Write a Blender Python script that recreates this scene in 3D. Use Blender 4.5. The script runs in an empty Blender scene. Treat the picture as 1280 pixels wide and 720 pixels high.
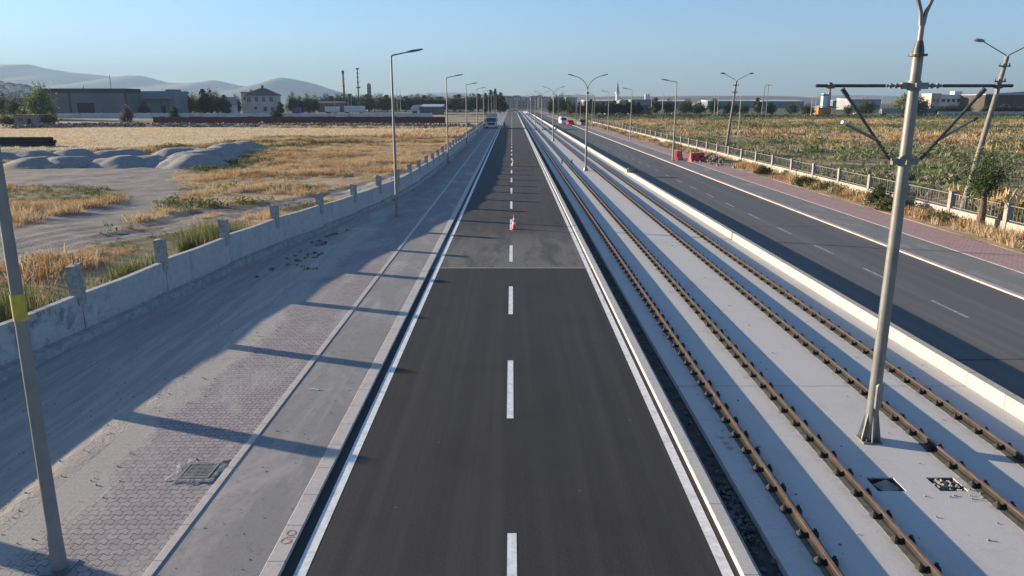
import bpy, math, random
import numpy as np
from mathutils import Vector, Matrix
rnd = random.Random(7); rng = np.random.default_rng(11)
S = bpy.context.scene; C = S.collection

# ------------------------------------------------------------------ camera, sky, sun, exposure
HC, FPX, HOR = 6.9, 925.0, 127.5
PITCH = math.atan((360 - HOR) / FPX)
cam = bpy.data.cameras.new('camera'); co = bpy.data.objects.new('camera', cam); C.objects.link(co)
co.location = (0, 0, HC); co.rotation_euler = (math.pi / 2 - PITCH, 0, 0)
cam.sensor_width = 36; cam.lens = 36 * FPX / 1280; cam.clip_start = 0.1; cam.clip_end = 40000
S.camera = co
SUN_EL = math.radians(10.2); SAZ = math.atan2(-1.0, 0.37)          # azimuth from +Y towards +X
w = bpy.data.worlds.new('World'); S.world = w; w.use_nodes = True
nt = w.node_tree; bg = nt.nodes['Background']
sky = nt.nodes.new('ShaderNodeTexSky'); sky.sky_type = 'NISHITA'; sky.sun_disc = False
sky.sun_elevation = SUN_EL; sky.sun_rotation = SAZ; sky.altitude = 1000
sky.air_density = 1.0; sky.dust_density = 0.5; sky.ozone_density = 4.5
hs = nt.nodes.new('ShaderNodeHueSaturation'); hs.inputs['Saturation'].default_value = 0.92; nt.links.new(sky.outputs[0], hs.inputs['Color'])
nt.links.new(hs.outputs[0], bg.inputs[0]); bg.inputs[1].default_value = 0.07
sl = bpy.data.lights.new('sun', 'SUN'); so = bpy.data.objects.new('sun', sl); C.objects.link(so)
sl.energy = 5.0; sl.angle = math.radians(0.53); sl.color = (1.0, 0.84, 0.63)
sd = Vector((math.sin(SAZ) * math.cos(SUN_EL), math.cos(SAZ) * math.cos(SUN_EL), math.sin(SUN_EL)))
so.rotation_euler = sd.to_track_quat('Z', 'Y').to_euler(); so.location = (0, 0, 60)
S.view_settings.view_transform = 'Standard'; S.view_settings.look = 'None'
S.view_settings.exposure = 1.82; S.view_settings.gamma = 1
S.render.engine = 'CYCLES'; S.cycles.use_denoising = True
S.cycles.max_bounces = 6; S.cycles.volume_bounces = 0; S.cycles.transparent_max_bounces = 8
HAZE = 0.00013

# ------------------------------------------------------------------ helpers
def prop(o, label=None, cat=None, group=None, kind=None):
    if label: o['label'] = label
    if cat: o['category'] = cat
    if group: o['group'] = group
    if kind: o['kind'] = kind
    return o

class MB:
    """collects faces for ONE mesh object"""
    def __init__(s): s.v = []; s.f = []; s.m = []; s.cur = 0
    def add(s, vs, fs):
        b = len(s.v); s.v += [tuple(p) for p in vs]; s.f += [tuple(b + i for i in f) for f in fs]; s.m += [s.cur] * len(fs); return s
    def box(s, x0, x1, y0, y1, z0, z1, M=None):
        p = [(x0, y0, z0), (x1, y0, z0), (x1, y1, z0), (x0, y1, z0), (x0, y0, z1), (x1, y0, z1), (x1, y1, z1), (x0, y1, z1)]
        if M is not None: p = [M @ Vector(q) for q in p]
        return s.add(p, [(3, 2, 1, 0), (4, 5, 6, 7), (0, 1, 5, 4), (1, 2, 6, 5), (2, 3, 7, 6), (3, 0, 4, 7)])
    def tube(s, pts, r, n=10, cap=True):
        pts = [Vector(p) for p in pts]; k = len(pts); r = [r] * k if isinstance(r, (int, float)) else list(r)
        b = len(s.v); a = None
        for i, p in enumerate(pts):
            t = (pts[min(i + 1, k - 1)] - pts[max(i - 1, 0)]).normalized()
            if a is None: a = t.orthogonal().normalized()
            a = (a - t * a.dot(t)).normalized(); c = t.cross(a)
            for j in range(n):
                g = 2 * math.pi * j / n; s.v.append(tuple(p + (a * math.cos(g) + c * math.sin(g)) * r[i]))
        for i in range(k - 1):
            for j in range(n):
                j2 = (j + 1) % n; s.f.append((b + i * n + j, b + i * n + j2, b + (i + 1) * n + j2, b + (i + 1) * n + j)); s.m.append(s.cur)
        if cap:
            s.f.append(tuple(b + j for j in reversed(range(n)))); s.f.append(tuple(b + (k - 1) * n + j for j in range(n))); s.m += [s.cur] * 2
        return s
    def prism(s, poly, y0, y1):
        """poly of (x,z) extruded along y"""
        n = len(poly); vs = [(x, y0, z) for x, z in poly] + [(x, y1, z) for x, z in poly]
        return s.add(vs, [tuple(reversed(range(n, 2 * n))), tuple(range(n))] + [(i, i + n, (i + 1) % n + n, (i + 1) % n) for i in range(n)])
    def sidewall(s, poly, x0, x1):
        """poly of (y,z) extruded along x"""
        n = len(poly); vs = [(x0, y, z) for y, z in poly] + [(x1, y, z) for y, z in poly]
        return s.add(vs, [tuple(range(n)), tuple(reversed(range(n, 2 * n)))] + [(i, (i + 1) % n, (i + 1) % n + n, i + n) for i in range(n)])
    def dome(s, c, rx, ry, rz, n=10, k=4, flip=0):
        b = len(s.v)
        for i in range(k):
            a = math.pi / 2 * i / k
            for j in range(n):
                g = 2 * math.pi * j / n
                s.v.append((c[0] + rx * math.cos(a) * math.cos(g), c[1] + ry * math.cos(a) * math.sin(g), c[2] + rz * math.sin(a)))
        s.v.append((c[0], c[1], c[2] + rz)); top = len(s.v) - 1
        for i in range(k - 1):
            for j in range(n):
                j2 = (j + 1) % n; s.f.append((b + i * n + j, b + i * n + j2, b + (i + 1) * n + j2, b + (i + 1) * n + j)); s.m.append(s.cur)
        for j in range(n): s.f.append((b + (k - 1) * n + j, b + (k - 1) * n + (j + 1) % n, top)); s.m.append(s.cur)
        return s
    def build(s, name, mat, parent=None, smooth=False, bevel=0):
        me = bpy.data.meshes.new(name); me.from_pydata(s.v, [], s.f)
        mats = mat if isinstance(mat, (list, tuple)) else [mat]
        for m in mats: me.materials.append(m)
        if len(mats) > 1: me.polygons.foreach_set('material_index', s.m)
        if smooth:
            me.polygons.foreach_set('use_smooth', [True] * len(me.polygons))
            try: me.set_sharp_from_angle(angle=math.radians(40))
            except Exception: pass
        me.update()
        o = bpy.data.objects.new(name, me); C.objects.link(o)
        if parent is not None: o.parent = parent
        if bevel:
            b = o.modifiers.new('bevel', 'BEVEL'); b.width = bevel; b.segments = 2; b.limit_method = 'ANGLE'
        return o

def np_mesh(name, V, F, mat, parent=None, col=None, smooth=False):
    """numpy arrays -> one mesh object; F (n,3) or (n,4); col (nverts,3)"""
    me = bpy.data.meshes.new(name); k = F.shape[1]
    me.vertices.add(len(V)); me.vertices.foreach_set('co', np.ascontiguousarray(V, dtype=np.float32).ravel())
    me.loops.add(F.size); me.loops.foreach_set('vertex_index', np.ascontiguousarray(F, dtype=np.int32).ravel())
    me.polygons.add(len(F)); me.polygons.foreach_set('loop_start', np.arange(0, F.size, k, dtype=np.int32))
    if smooth: me.polygons.foreach_set('use_smooth', np.ones(len(F), dtype=bool))
    me.update(calc_edges=True)
    if col is not None:
        a = me.attributes.new('Col', 'FLOAT_COLOR', 'POINT')
        a.data.foreach_set('color', np.concatenate([col, np.ones((len(col), 1))], 1).astype(np.float32).ravel())
    me.materials.append(mat)
    o = bpy.data.objects.new(name, me); C.objects.link(o)
    if parent is not None: o.parent = parent
    return o

def thing(name, label, cat, loc=(0, 0, 0), rz=0, group=None):
    o = bpy.data.objects.new(name, None); C.objects.link(o); o.empty_display_size = .3
    o.location = loc; o.rotation_euler = (0, 0, rz); return prop(o, label, cat, group)
def dup(root, loc=None, rz=None, label=None, parent=None):
    r = root.copy(); C.objects.link(r); r.parent = parent
    if loc is not None: r.location = loc
    if rz is not None: r.rotation_euler = (0, 0, rz)
    if label: r['label'] = label
    for ch in list(root.children): dup(ch, parent=r)
    return r
def struct(o): o['kind'] = 'structure'; return o
def stuff(o, label=None, cat=None): return prop(o, label, cat, kind='stuff')
def X_at(px, Y): return (px - 640) / 951.0 * Y                       # measured photo column -> metres at depth Y (far things)
def Z_at(py, Y): return HC + (HOR - py) / 951.0 * Y * 1.03

def vnoise(x, y, seed=0):
    xi = np.floor(x).astype(np.int64); yi = np.floor(y).astype(np.int64); fx = x - xi; fy = y - yi
    fx = fx * fx * (3 - 2 * fx); fy = fy * fy * (3 - 2 * fy)
    def h(a, b):
        n = (a * 374761393 + b * 668265263 + seed * 974634533) & 0x7fffffff
        n = ((n ^ (n >> 13)) * 1274126177) & 0x7fffffff
        return ((n ^ (n >> 16)) & 0xffff) / 65535.0
    return (h(xi, yi) * (1 - fx) + h(xi + 1, yi) * fx) * (1 - fy) + (h(xi, yi + 1) * (1 - fx) + h(xi + 1, yi + 1) * fx) * fy
def fbm(x, y, seed=0, o=4):
    t = 0; a = .5
    for i in range(o): t = t + a * vnoise(x * 2 ** i, y * 2 ** i, seed + i); a *= .5
    return t
def sstep(a, b, x): t = np.clip((x - a) / (b - a), 0, 1); return t * t * (3 - 2 * t)

# ------------------------------------------------------------------ materials
class NT:
    def __init__(s, name, rough=.85):
        s.m = bpy.data.materials.new(name); s.m.use_nodes = True; s.t = s.m.node_tree
        s.b = s.t.nodes['Principled BSDF']; s.b.inputs['Roughness'].default_value = rough
        s.b.inputs['Specular IOR Level'].default_value = .3
        s.g = s.t.nodes.new('ShaderNodeNewGeometry'); s.tc = s.t.nodes.new('ShaderNodeTexCoord')
        s.pos = s.g.outputs['Position']; s.obj = s.tc.outputs['Object']
    def n(s, k): return s.t.nodes.new(k)
    def l(s, a, b): s.t.links.new(a, b)
    def put(s, v, i):
        if hasattr(v, 'is_output'): s.l(v, i)
        elif isinstance(v, (tuple, list)): i.default_value = tuple(v) + ((1,) if len(v) == 3 and len(i.default_value) == 4 else ())
        else: i.default_value = v
    def noise(s, scale, detail=4, vec=None, rough=.55, dist=0):
        k = s.n('ShaderNodeTexNoise'); k.inputs['Scale'].default_value = scale; k.inputs['Detail'].default_value = detail
        k.inputs['Roughness'].default_value = rough; k.inputs['Distortion'].default_value = dist
        s.l(vec if vec is not None else s.pos, k.inputs['Vector']); return k.outputs['Fac']
    def scale(s, v, vec=None):
        k = s.n('ShaderNodeVectorMath'); k.operation = 'MULTIPLY'; s.l(vec if vec is not None else s.pos, k.inputs[0]); k.inputs[1].default_value = v; return k.outputs[0]
    def math(s, op, a, b=0, c=0, clamp=False):
        k = s.n('ShaderNodeMath'); k.operation = op; k.use_clamp = clamp
        for v, i in zip((a, b, c), k.inputs): s.put(v, i)
        return k.outputs[0]
    def rng(s, f, a, b, lo=0, hi=1):
        k = s.n('ShaderNodeMapRange'); k.interpolation_type = 'SMOOTHSTEP'
        for v, i in zip((f, a, b, lo, hi), k.inputs): s.put(v, i)
        return k.outputs[0]
    def mix(s, f, a, b, mode='MIX'):
        k = s.n('ShaderNodeMix'); k.data_type = 'RGBA'; k.blend_type = mode
        s.put(f, k.inputs['Factor']); s.put(a, k.inputs[6]); s.put(b, k.inputs[7]); return k.outputs[2]
    def xyz(s, vec=None):
        k = s.n('ShaderNodeSeparateXYZ'); s.l(vec if vec is not None else s.pos, k.inputs[0]); return k.outputs
    def attr(s, n='Col'):
        k = s.n('ShaderNodeAttribute'); k.attribute_name = n; return k.outputs['Color']
    def color(s, c): s.put(c, s.b.inputs['Base Color']); return s
    def bump(s, h, strength=.4, dist=.02):
        k = s.n('ShaderNodeBump'); k.inputs['Strength'].default_value = strength; k.inputs['Distance'].default_value = dist
        s.l(h, k.inputs['Height']); s.l(k.outputs[0], s.b.inputs['Normal']); return s
    def line(s, co, period, width, off=0):
        """1 on thin lines every period along a coordinate"""
        f = s.math('FRACT', s.math('DIVIDE', s.math('ADD', co, off + 1000 * period), period))
        return s.math('LESS_THAN', f, width / period)

def simple(name, c1, c2=None, scale=3, rough=.8, metal=0, bump=0, bscale=40, bdist=.01, obj=True, c3=None, s3=.6, lo=.35, hi=.65):
    n = NT(name, rough); v = n.obj if obj else n.pos
    c2 = c2 or tuple(x * .75 for x in c1)
    col = n.mix(n.rng(n.noise(scale, 5, v), lo, hi), c1, c2)
    if c3: col = n.mix(n.rng(n.noise(s3, 5, v, .6), .5, .7), col, c3)
    n.color(col); n.b.inputs['Metallic'].default_value = metal
    if bump: n.bump(n.noise(bscale, 4, v), bump, bdist)
    return n.m

def glass(name, c=(.03, .04, .05)):
    n = NT(name, .12); n.color(c); n.b.inputs['Specular IOR Level'].default_value = .6; return n.m

def leafmat(name, trans=.25):
    n = NT(name, .75); n.color(n.attr()); out = n.t.nodes['Material Output']
    tr = n.n('ShaderNodeBsdfTranslucent'); n.l(n.attr(), tr.inputs[0]); mx = n.n('ShaderNodeMixShader'); mx.inputs[0].default_value = trans
    n.l(n.b.outputs[0], mx.inputs[1]); n.l(tr.outputs[0], mx.inputs[2]); n.l(mx.outputs[0], out.inputs['Surface']); return n.m

M = {}
# new asphalt of the main road
n = NT('asphalt_new', .8); X, Y, Z = n.xyz()
grain = n.noise(85, 3, rough=.8); streak = n.noise(1, 5, n.scale((2.6, .035, 1)), .6)
base = n.mix(n.rng(grain, .3, .72), (.023, .0228, .0232), (.060, .057, .056))
base = n.mix(n.rng(n.noise(26, 3, rough=.7), .45, .75, 0, .5), base, (.082, .077, .073))
base = n.mix(n.rng(streak, .4, .75, 0, .45), base, (.080, .076, .072))
base = n.mix(n.rng(n.noise(.5, 4), .45, .8, 0, .3), base, (.022, .021, .022))
dustmap = n.noise(1, 6, n.scale((.9, .22, 1)), .62, .8)
band = n.math('MULTIPLY', n.math('GREATER_THAN', Y, 31.0), n.rng(Y, 34, 44, 1, .16))
far = n.rng(Y, 200, 208, 0, .75)
fine = n.noise(6, 6, n.scale((1, .35, 1)), .7)
dust = n.math('MULTIPLY', n.rng(n.math('ADD', n.math('MULTIPLY', dustmap, .7), n.math('MULTIPLY', fine, .3)), .26, .62, .12, .85), n.math('MAXIMUM', band, far))
base = n.mix(dust, base, (.19, .18, .165))
speck = n.math('GREATER_THAN', n.noise(7, 1), .80)
base = n.mix(n.math('MULTIPLY', speck, .5), base, (.2, .2, .19))
seam = n.math('MULTIPLY', n.math('GREATER_THAN', Y, 30.9), n.math('LESS_THAN', Y, 31.12))
base = n.mix(n.math('MULTIPLY', seam, .6), base, (.3, .28, .26))
n.b.inputs['Specular IOR Level'].default_value = .15; n.color(base).bump(grain, .5, .006); M['asphalt'] = n.m
# old asphalt of the road on the far side
n = NT('asphalt_old', .75); X, Y, Z = n.xyz()
base = n.mix(n.rng(n.noise(60, 3, rough=.7), .3, .7), (.088, .087, .086), (.13, .127, .124))
base = n.mix(n.rng(n.noise(1, 5, n.scale((1.6, .03, 1))), .42, .75, 0, .6), base, (.185, .175, .165))
base = n.mix(n.math('MULTIPLY', n.line(n.math('ADD', Y, n.math('MULTIPLY', n.noise(.7), .5)), 23.0, .12, 3), .7), base, (.03, .03, .03))
n.b.inputs['Specular IOR Level'].default_value = .2; n.color(base).bump(n.noise(70, 3), .3, .005); M['asphalt_old'] = n.m
# greyish cycle strips
def strip_mat(name, a, b, dustc, lo=.45):
    n = NT(name, .85)
    base = n.mix(n.rng(n.noise(50, 4, rough=.75), .3, .7), a, b)
    base = n.mix(n.rng(n.noise(.9, 6, n.scale((1, .3, 1)), .65, .6), lo, .72, 0, .85), base, dustc)
    base = n.mix(n.rng(n.noise(5, 6, rough=.7), .52, .72, 0, .45), base, tuple(x * .68 for x in a))
    base = n.mix(n.rng(n.noise(1.7, 7, rough=.78, dist=.8), .58, .66, 0, .4), base, tuple(x * .62 for x in a))
    base = n.mix(n.rng(n.noise(1, 5, n.scale((3.5, .10, 1)), .7), .58, .75, 0, .5), base, dustc)
    base = n.mix(n.math('MULTIPLY', n.math('GREATER_THAN', n.noise(16, 2), .74), .5), base, dustc)
    n.color(base).bump(n.noise(45, 4), .35, .008); return n.m
M['strip'] = strip_mat('strip_concrete', (.185, .178, .174), (.255, .245, .238), (.37, .345, .315))
M['strip_old'] = strip_mat('strip_old', (.16, .157, .155), (.215, .208, .20), (.30, .28, .26), .5)
# pavers
def paver_mat(name, c1, c2, grout, dustc, dustlo, bw=.2, bh=.1):
    n = NT(name, .85); X, Y, Z = n.xyz()
    tri = n.math('PINGPONG', n.math('MULTIPLY', X, 1), .1)
    yy = n.math('ADD', Y, n.math('MULTIPLY', tri, .6))
    cb = n.n('ShaderNodeCombineXYZ'); n.l(X, cb.inputs[0]); n.l(yy, cb.inputs[1])
    br = n.n('ShaderNodeTexBrick'); n.l(cb.outputs[0], br.inputs['Vector']); br.inputs['Scale'].default_value = 1
    br.inputs['Brick Width'].default_value = bw; br.inputs['Row Height'].default_value = bh; br.inputs['Mortar Size'].default_value = .008
    br.inputs['Mortar Smooth'].default_value = .3
    for k, v in (('Color1', c1), ('Color2', c2), ('Mortar', grout)): br.inputs[k].default_value = v + (1,)
    d = n.noise(.8, 7, n.scale((1, .45, 1)), .68, .5)
    edge = n.rng(X, -8.0, -7.25, .22, 0) if dustlo < .5 else 0.0
    f = n.rng(n.math('ADD', d, edge), dustlo, dustlo + .28, 0, .85)
    col = n.mix(f, br.outputs['Color'], n.mix(n.rng(n.noise(30, 4), .3, .7), dustc, tuple(x * .8 for x in dustc)))
    col = n.mix(n.rng(n.noise(3, 5, rough=.7), .55, .8, 0, .4), col, tuple(x * .6 for x in c1))
    col = n.mix(n.rng(n.noise(1.4, 7, rough=.8, dist=.6), .55, .64, 0, .45), col, tuple(x * .58 for x in dustc))
    col = n.mix(n.math('MULTIPLY', n.math('GREATER_THAN', n.noise(14, 2), .70), .5), col, tuple(x * .45 for x in dustc))
    h = n.math('MULTIPLY', n.math('SUBTRACT', 1, br.outputs['Fac']), n.math('SUBTRACT', 1, n.math('MULTIPLY', f, .8)))
    n.color(col).bump(n.math('ADD', h, n.math('MULTIPLY', n.noise(60, 4), .35)), .9, .012); return n.m
M['paver'] = paver_mat('paver', (.265, .23, .23), (.33, .292, .288), (.055, .047, .047), (.40, .375, .34), .45, .2, .142)
M['paver_red'] = paver_mat('paver_red', (.42, .255, .23), (.47, .305, .275), (.15, .095, .09), (.44, .36, .325), .52, .225, .165)
# concretes
def kerb_mat(name, c, stain, period, off=0, w=.014):
    n = NT(name, .8); X, Y, Z = n.xyz()
    col = n.mix(n.rng(n.noise(12, 5, rough=.7), .35, .7), c, tuple(x * .84 for x in c))
    col = n.mix(n.rng(n.noise(1.3, 6, rough=.7), .5, .72, 0, .6), col, stain)
    ln = n.line(Y, period, w, off)
    col = n.mix(ln, col, (.09, .085, .08))
    n.color(col).bump(n.math('SUBTRACT', n.noise(60, 4), ln), .4, .008); return n.m
M['kerb'] = kerb_mat('kerb_stone', (.50, .455, .42), (.36, .31, .28), 1.0)
M['kerb_new'] = kerb_mat('kerb_new', (.49, .465, .425), (.38, .35, .315), 2.0, .4)
M['barrier'] = kerb_mat('kerb_high', (.42, .39, .345), (.33, .295, .25), 1.5, .2, .02)
M['kerb_old'] = kerb_mat('kerb_flush', (.48, .40, .37), (.34, .27, .245), 1.0)
n = NT('slab_concrete', .8); X, Y, Z = n.xyz()
col = n.mix(n.rng(n.noise(30, 5, rough=.7), .3, .7), (.515, .50, .475), (.445, .43, .41))
col = n.mix(n.rng(n.noise(.45, 6, rough=.65), .5, .75, 0, .6), col, (.385, .36, .34))
col = n.mix(n.rng(n.noise(1, 6, n.scale((.5, .9, 1)), .75), .60, .80, 0, .5), col, (.33, .285, .25))
col = n.mix(n.rng(n.noise(1, 6, n.scale((2.2, .12, 1)), .7), .55, .8, 0, .45), col, (.40, .36, .32))
col = n.mix(n.rng(n.noise(2.3, 6, rough=.75), .62, .75, 0, .4), col, (.30, .285, .27))
col = n.mix(n.math('MULTIPLY', n.math('GREATER_THAN', n.noise(9, 2), .77), .6), col, (.20, .185, .17))
near_r = None
for rx in (4.95, 6.46, 8.82, 10.30):
    d_ = n.rng(n.math('ABSOLUTE', n.math('SUBTRACT', X, rx)), .14, .42, 1, 0); near_r = d_ if near_r is None else n.math('MAXIMUM', near_r, d_)
col = n.mix(n.math('MULTIPLY', near_r, n.rng(n.noise(3.5, 6, rough=.75), .42, .66, .05, .55)), col, (.32, .255, .205))
col = n.mix(n.math('MULTIPLY', n.rng(n.noise(1, 3, n.scale((.9, 5.5, 1)), .6), .60, .66, 0, .35), n.rng(n.noise(.5, 3), .45, .6)), col, (.33, .315, .30))
wob = n.math('ADD', Y, n.math('MULTIPLY', n.noise(1.5), .06))
ln = n.line(wob, 20.0, .022, 2.2)
col = n.mix(ln, col, (.10, .09, .085))
n.color(col).bump(n.math('SUBTRACT', n.noise(40, 5), ln), .25, .006); M['slab'] = n.m
M['gutter'] = simple('gutter_concrete', (.36, .36, .36), (.29, .29, .29), 8, bump=.3, obj=False)
M['trench'] = simple('trench_soil', (.10, .092, .085), (.055, .05, .047), 5, 1, bump=.8, bscale=25, bdist=.05, obj=False)
M['grout'] = simple('grout', (.15, .148, .13), (.09, .088, .078), 6, .9, bump=.4, obj=False)
n = NT('wall_concrete', .85); X, Y, Z = n.xyz()
col = n.mix(n.rng(n.noise(4, 5, rough=.65), .3, .7), (.42, .42, .415), (.35, .355, .355))
col = n.mix(n.rng(n.noise(1, 6, n.scale((1.5, 1.5, .25)), .7), .5, .72, 0, .6), col, (.27, .265, .255))
mold = n.math('MULTIPLY', n.rng(n.noise(1.1, 7, n.scale((1, 1, 1.3)), .78, .6), .5, .62), n.rng(Y, 21, 25, 1, .12))
col = n.mix(n.math('MULTIPLY', mold, .75), col, (.115, .11, .10))
n.color(col).bump(n.noise(35, 5), .4, .015); M['wall'] = n.m
M['post_rough'] = simple('rough_concrete', (.37, .355, .335), (.26, .245, .23), 7, .95, bump=.9, bscale=18, bdist=.05, obj=False)
M['footing'] = simple('footing', (.36, .35, .34), (.26, .25, .24), 3, .9, bump=.5, bscale=20, bdist=.02, obj=False)
M['fence_wall'] = simple('fence_wall', (.38, .345, .285), (.31, .275, .225), 3, .85, obj=False, bump=.3, c3=(.40, .36, .31), s3=1.2)
M['fence_post'] = simple('fence_post', (.29, .275, .25), (.225, .21, .19), 5, .8, obj=False, bump=.3)
M['fence_rail'] = simple('painted_steel', (.17, .165, .155), (.13, .11, .095), 9, .55, .2, obj=False, lo=.5, hi=.75)
M['paint'] = simple('road_paint', (.78, .78, .76), (.64, .64, .62), 9, .6, bump=.3, bscale=80, bdist=.003, obj=False, c3=(.5, .49, .47), s3=2.2)
M['paint_worn'] = simple('worn_paint', (.42, .42, .41), (.22, .22, .22), 8, .7, obj=False)
M['red_spray'] = simple('red_spray_paint', (.42, .20, .19), (.34, .22, .21), 12, .8, obj=False)
M['rust'] = simple('rusty_steel', (.085, .046, .030), (.058, .036, .026), 6, .8, 0, bump=.3, obj=False, c3=(.10, .072, .052), s3=1.1)
M['rail_dull'] = simple('dusty_rail_web', (.026, .022, .018), (.018, .016, .014), 5, .9, 0, bump=.4, obj=False, c3=(.045, .04, .034), s3=1.5)
M['railtop'] = simple('rail_head_steel', (.24, .175, .14), (.17, .11, .08), 5, .5, .2, obj=False)
M['rubber'] = simple('black_rubber', (.022, .021, .021), (.05, .045, .042), 30, .8, bump=.4)
M['galv'] = simple('galvanised_steel', (.20, .20, .192), (.165, .166, .16), 3, .5, .35, c3=(.15, .14, .125), s3=2)
M['galv_dark'] = simple('dark_steel', (.055, .055, .058), (.09, .085, .08), 8, .5, .5)
M['lamp_grey'] = simple('lamp_grey', (.24, .243, .246), (.2, .203, .206), 3, .5, .2)
M['lamp_pole'] = simple('lamp_pole_paint', (.23, .23, .226), (.19, .19, .187), 2, .5, .2, c3=(.2, .19, .175), s3=1.5)
M['lamp_head'] = simple('lamp_head', (.09, .095, .10), (.12, .12, .125), 5, .45, .2)
M['old_pole'] = simple('old_concrete_pole', (.23, .205, .175), (.17, .152, .13), 4, .9, bump=.5)
M['insul'] = simple('insulator', (.20, .10, .06), (.14, .08, .05), 9, .4)
M['yellow'] = simple('yellow_sticker', (.50, .40, .07), (.42, .33, .06), 9, .6)
M['orange'] = simple('cone_red', (.62, .085, .05), (.52, .06, .04), 6, .5)
M['white'] = simple('white_plastic', (.72, .72, .70), (.62, .62, .6), 6, .5)
M['red_plastic'] = simple('red_plastic', (.58, .065, .06), (.48, .05, .05), 4, .45)
M['bark'] = simple('bark', (.17, .125, .09), (.09, .065, .05), 12, .95, bump=1, bscale=15, bdist=.04)
M['leaf'] = leafmat('leaf'); M['grass'] = leafmat('grass_blade', .3)
M['stone'] = simple('stone', (.26, .245, .225), (.16, .15, .14), 5, .95, bump=.6, bscale=20, bdist=.03)
M['stone_dark'] = simple('dark_stone', (.15, .14, .13), (.075, .07, .065), 5, .95, bump=.6, bscale=20, bdist=.03)
M['rubble_pale'] = simple('pale_broken_concrete', (.42, .38, .33), (.16, .14, .12), 9, .95, bump=.6, bscale=20, bdist=.03)
M['gravel_pile'] = simple('gravel_pile', (.31, .30, .285), (.24, .23, .22), 2.2, .95, bump=.9, bscale=9, bdist=.12, obj=False)
M['pipe_black'] = simple('black_pipe', (.018, .018, .02), (.03, .03, .03), 4, .5)
M['red_mesh'] = simple('red_fence_sheet', (.17, .045, .035), (.12, .035, .03), .8, .8, obj=False)
M['white_wall'] = simple('whitewashed_wall', (.56, .57, .58), (.47, .48, .49), .5, .9, obj=False, c3=(.38, .38, .37), s3=.3)
M['glass'] = glass('window_glass')
M['dark'] = simple('dark_opening', (.02, .018, .017), (.03, .027, .025), 2)
M['tyre'] = simple('tyre', (.02, .02, .02), (.03, .03, .03), 9, .9)
M['chrome'] = simple('rim_steel', (.45, .45, .46), (.38, .38, .39), 9, .35, .7)
M['skin'] = simple('skin', (.36, .22, .16), (.32, .19, .14), 9, .6)
M['navy'] = simple('dark_work_clothes', (.03, .035, .05), (.02, .022, .03), 9, .9)
M['hair'] = simple('dark_hair', (.015, .012, .01), (.02, .016, .012), 30, .7)
def paint(name, c, rough=.35): 
    k = 'p_' + name
    if k not in M: M[k] = simple(name, c, tuple(x * .9 for x in c), 2, rough)
    return M[k]

# ------------------------------------------------------------------ ground sheet
WX = [(-14.7, -20), (-14.45, 5), (-14.25, 14), (-14.0, 19.0), (-13.57, 22.15), (-13.15, 27.3), (-12.58, 32.6), (-11.88, 37.3), (-11.0, 41.2), (-10.15, 45.4), (-9.32, 50.6), (-8.7, 56),
      (-8.35, 62), (-8.08, 73), (-7.87, 90), (-7.78, 114), (-7.75, 150), (-7.75, 232)]
wys = np.array([p[1] for p in WX]); wxs = np.array([p[0] for p in WX])
def wall_x(y): return np.interp(y, wys, wxs)
ZR = -.16                                                            # level of the slab and of the far road

def seg_d(x, y, pts):
    d = np.full(np.shape(x), 1e9)
    for (ax, ay), (bx, by) in zip(pts, pts[1:]):
        t = np.clip(((x - ax) * (bx - ax) + (y - ay) * (by - ay)) / ((bx - ax) ** 2 + (by - ay) ** 2 + 1e-9), 0, 1)
        d = np.minimum(d, np.hypot(x - ax - t * (bx - ax), y - ay - t * (by - ay)))
    return d
def in_poly(x, y, poly):
    c = np.zeros(np.shape(x), bool); n = len(poly)
    for i in range(n):
        (x1, y1), (x2, y2) = poly[i], poly[(i + 1) % n]
        c ^= ((y1 > y) != (y2 > y)) & (x < (x2 - x1) * (y - y1) / (y2 - y1 + 1e-12) + x1)
    return c
def g(px, py):                                                        # photo pixel -> ground metres, for measured region outlines
    u = (px - 640) / FPX; v = (py - 360) / FPX; c, s = math.cos(PITCH), math.sin(PITCH)
    t = HC / (v * c + s); return (t * u, t * (c - v * s))
PATCH = [g(*p) for p in ((-60, 235), (5, 233), (100, 234), (150, 238), (160, 248), (115, 263), (60, 276), (10, 288), (-60, 300))]
YARD = [g(*p) for p in ((-200, 216), (0, 214), (100, 210), (210, 206), (235, 206), (225, 216), (215, 232), (225, 246), (185, 262), (160, 280), (100, 300), (-60, 345), (-300, 330), (-300, 230))]
STRAW = [g(*p) for p in ((-500, 160), (120, 159), (330, 160), (560, 161), (470, 170), (330, 172), (240, 182), (100, 186), (-500, 186))]
RUT1 = [g(*p) for p in ((-120, 362), (0, 328), (100, 304), (200, 288), (270, 274), (340, 258), (440, 238), (520, 214), (560, 198))]
RUT2 = [g(*p) for p in ((-120, 340), (0, 312), (100, 291), (200, 278), (280, 262))]
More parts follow.
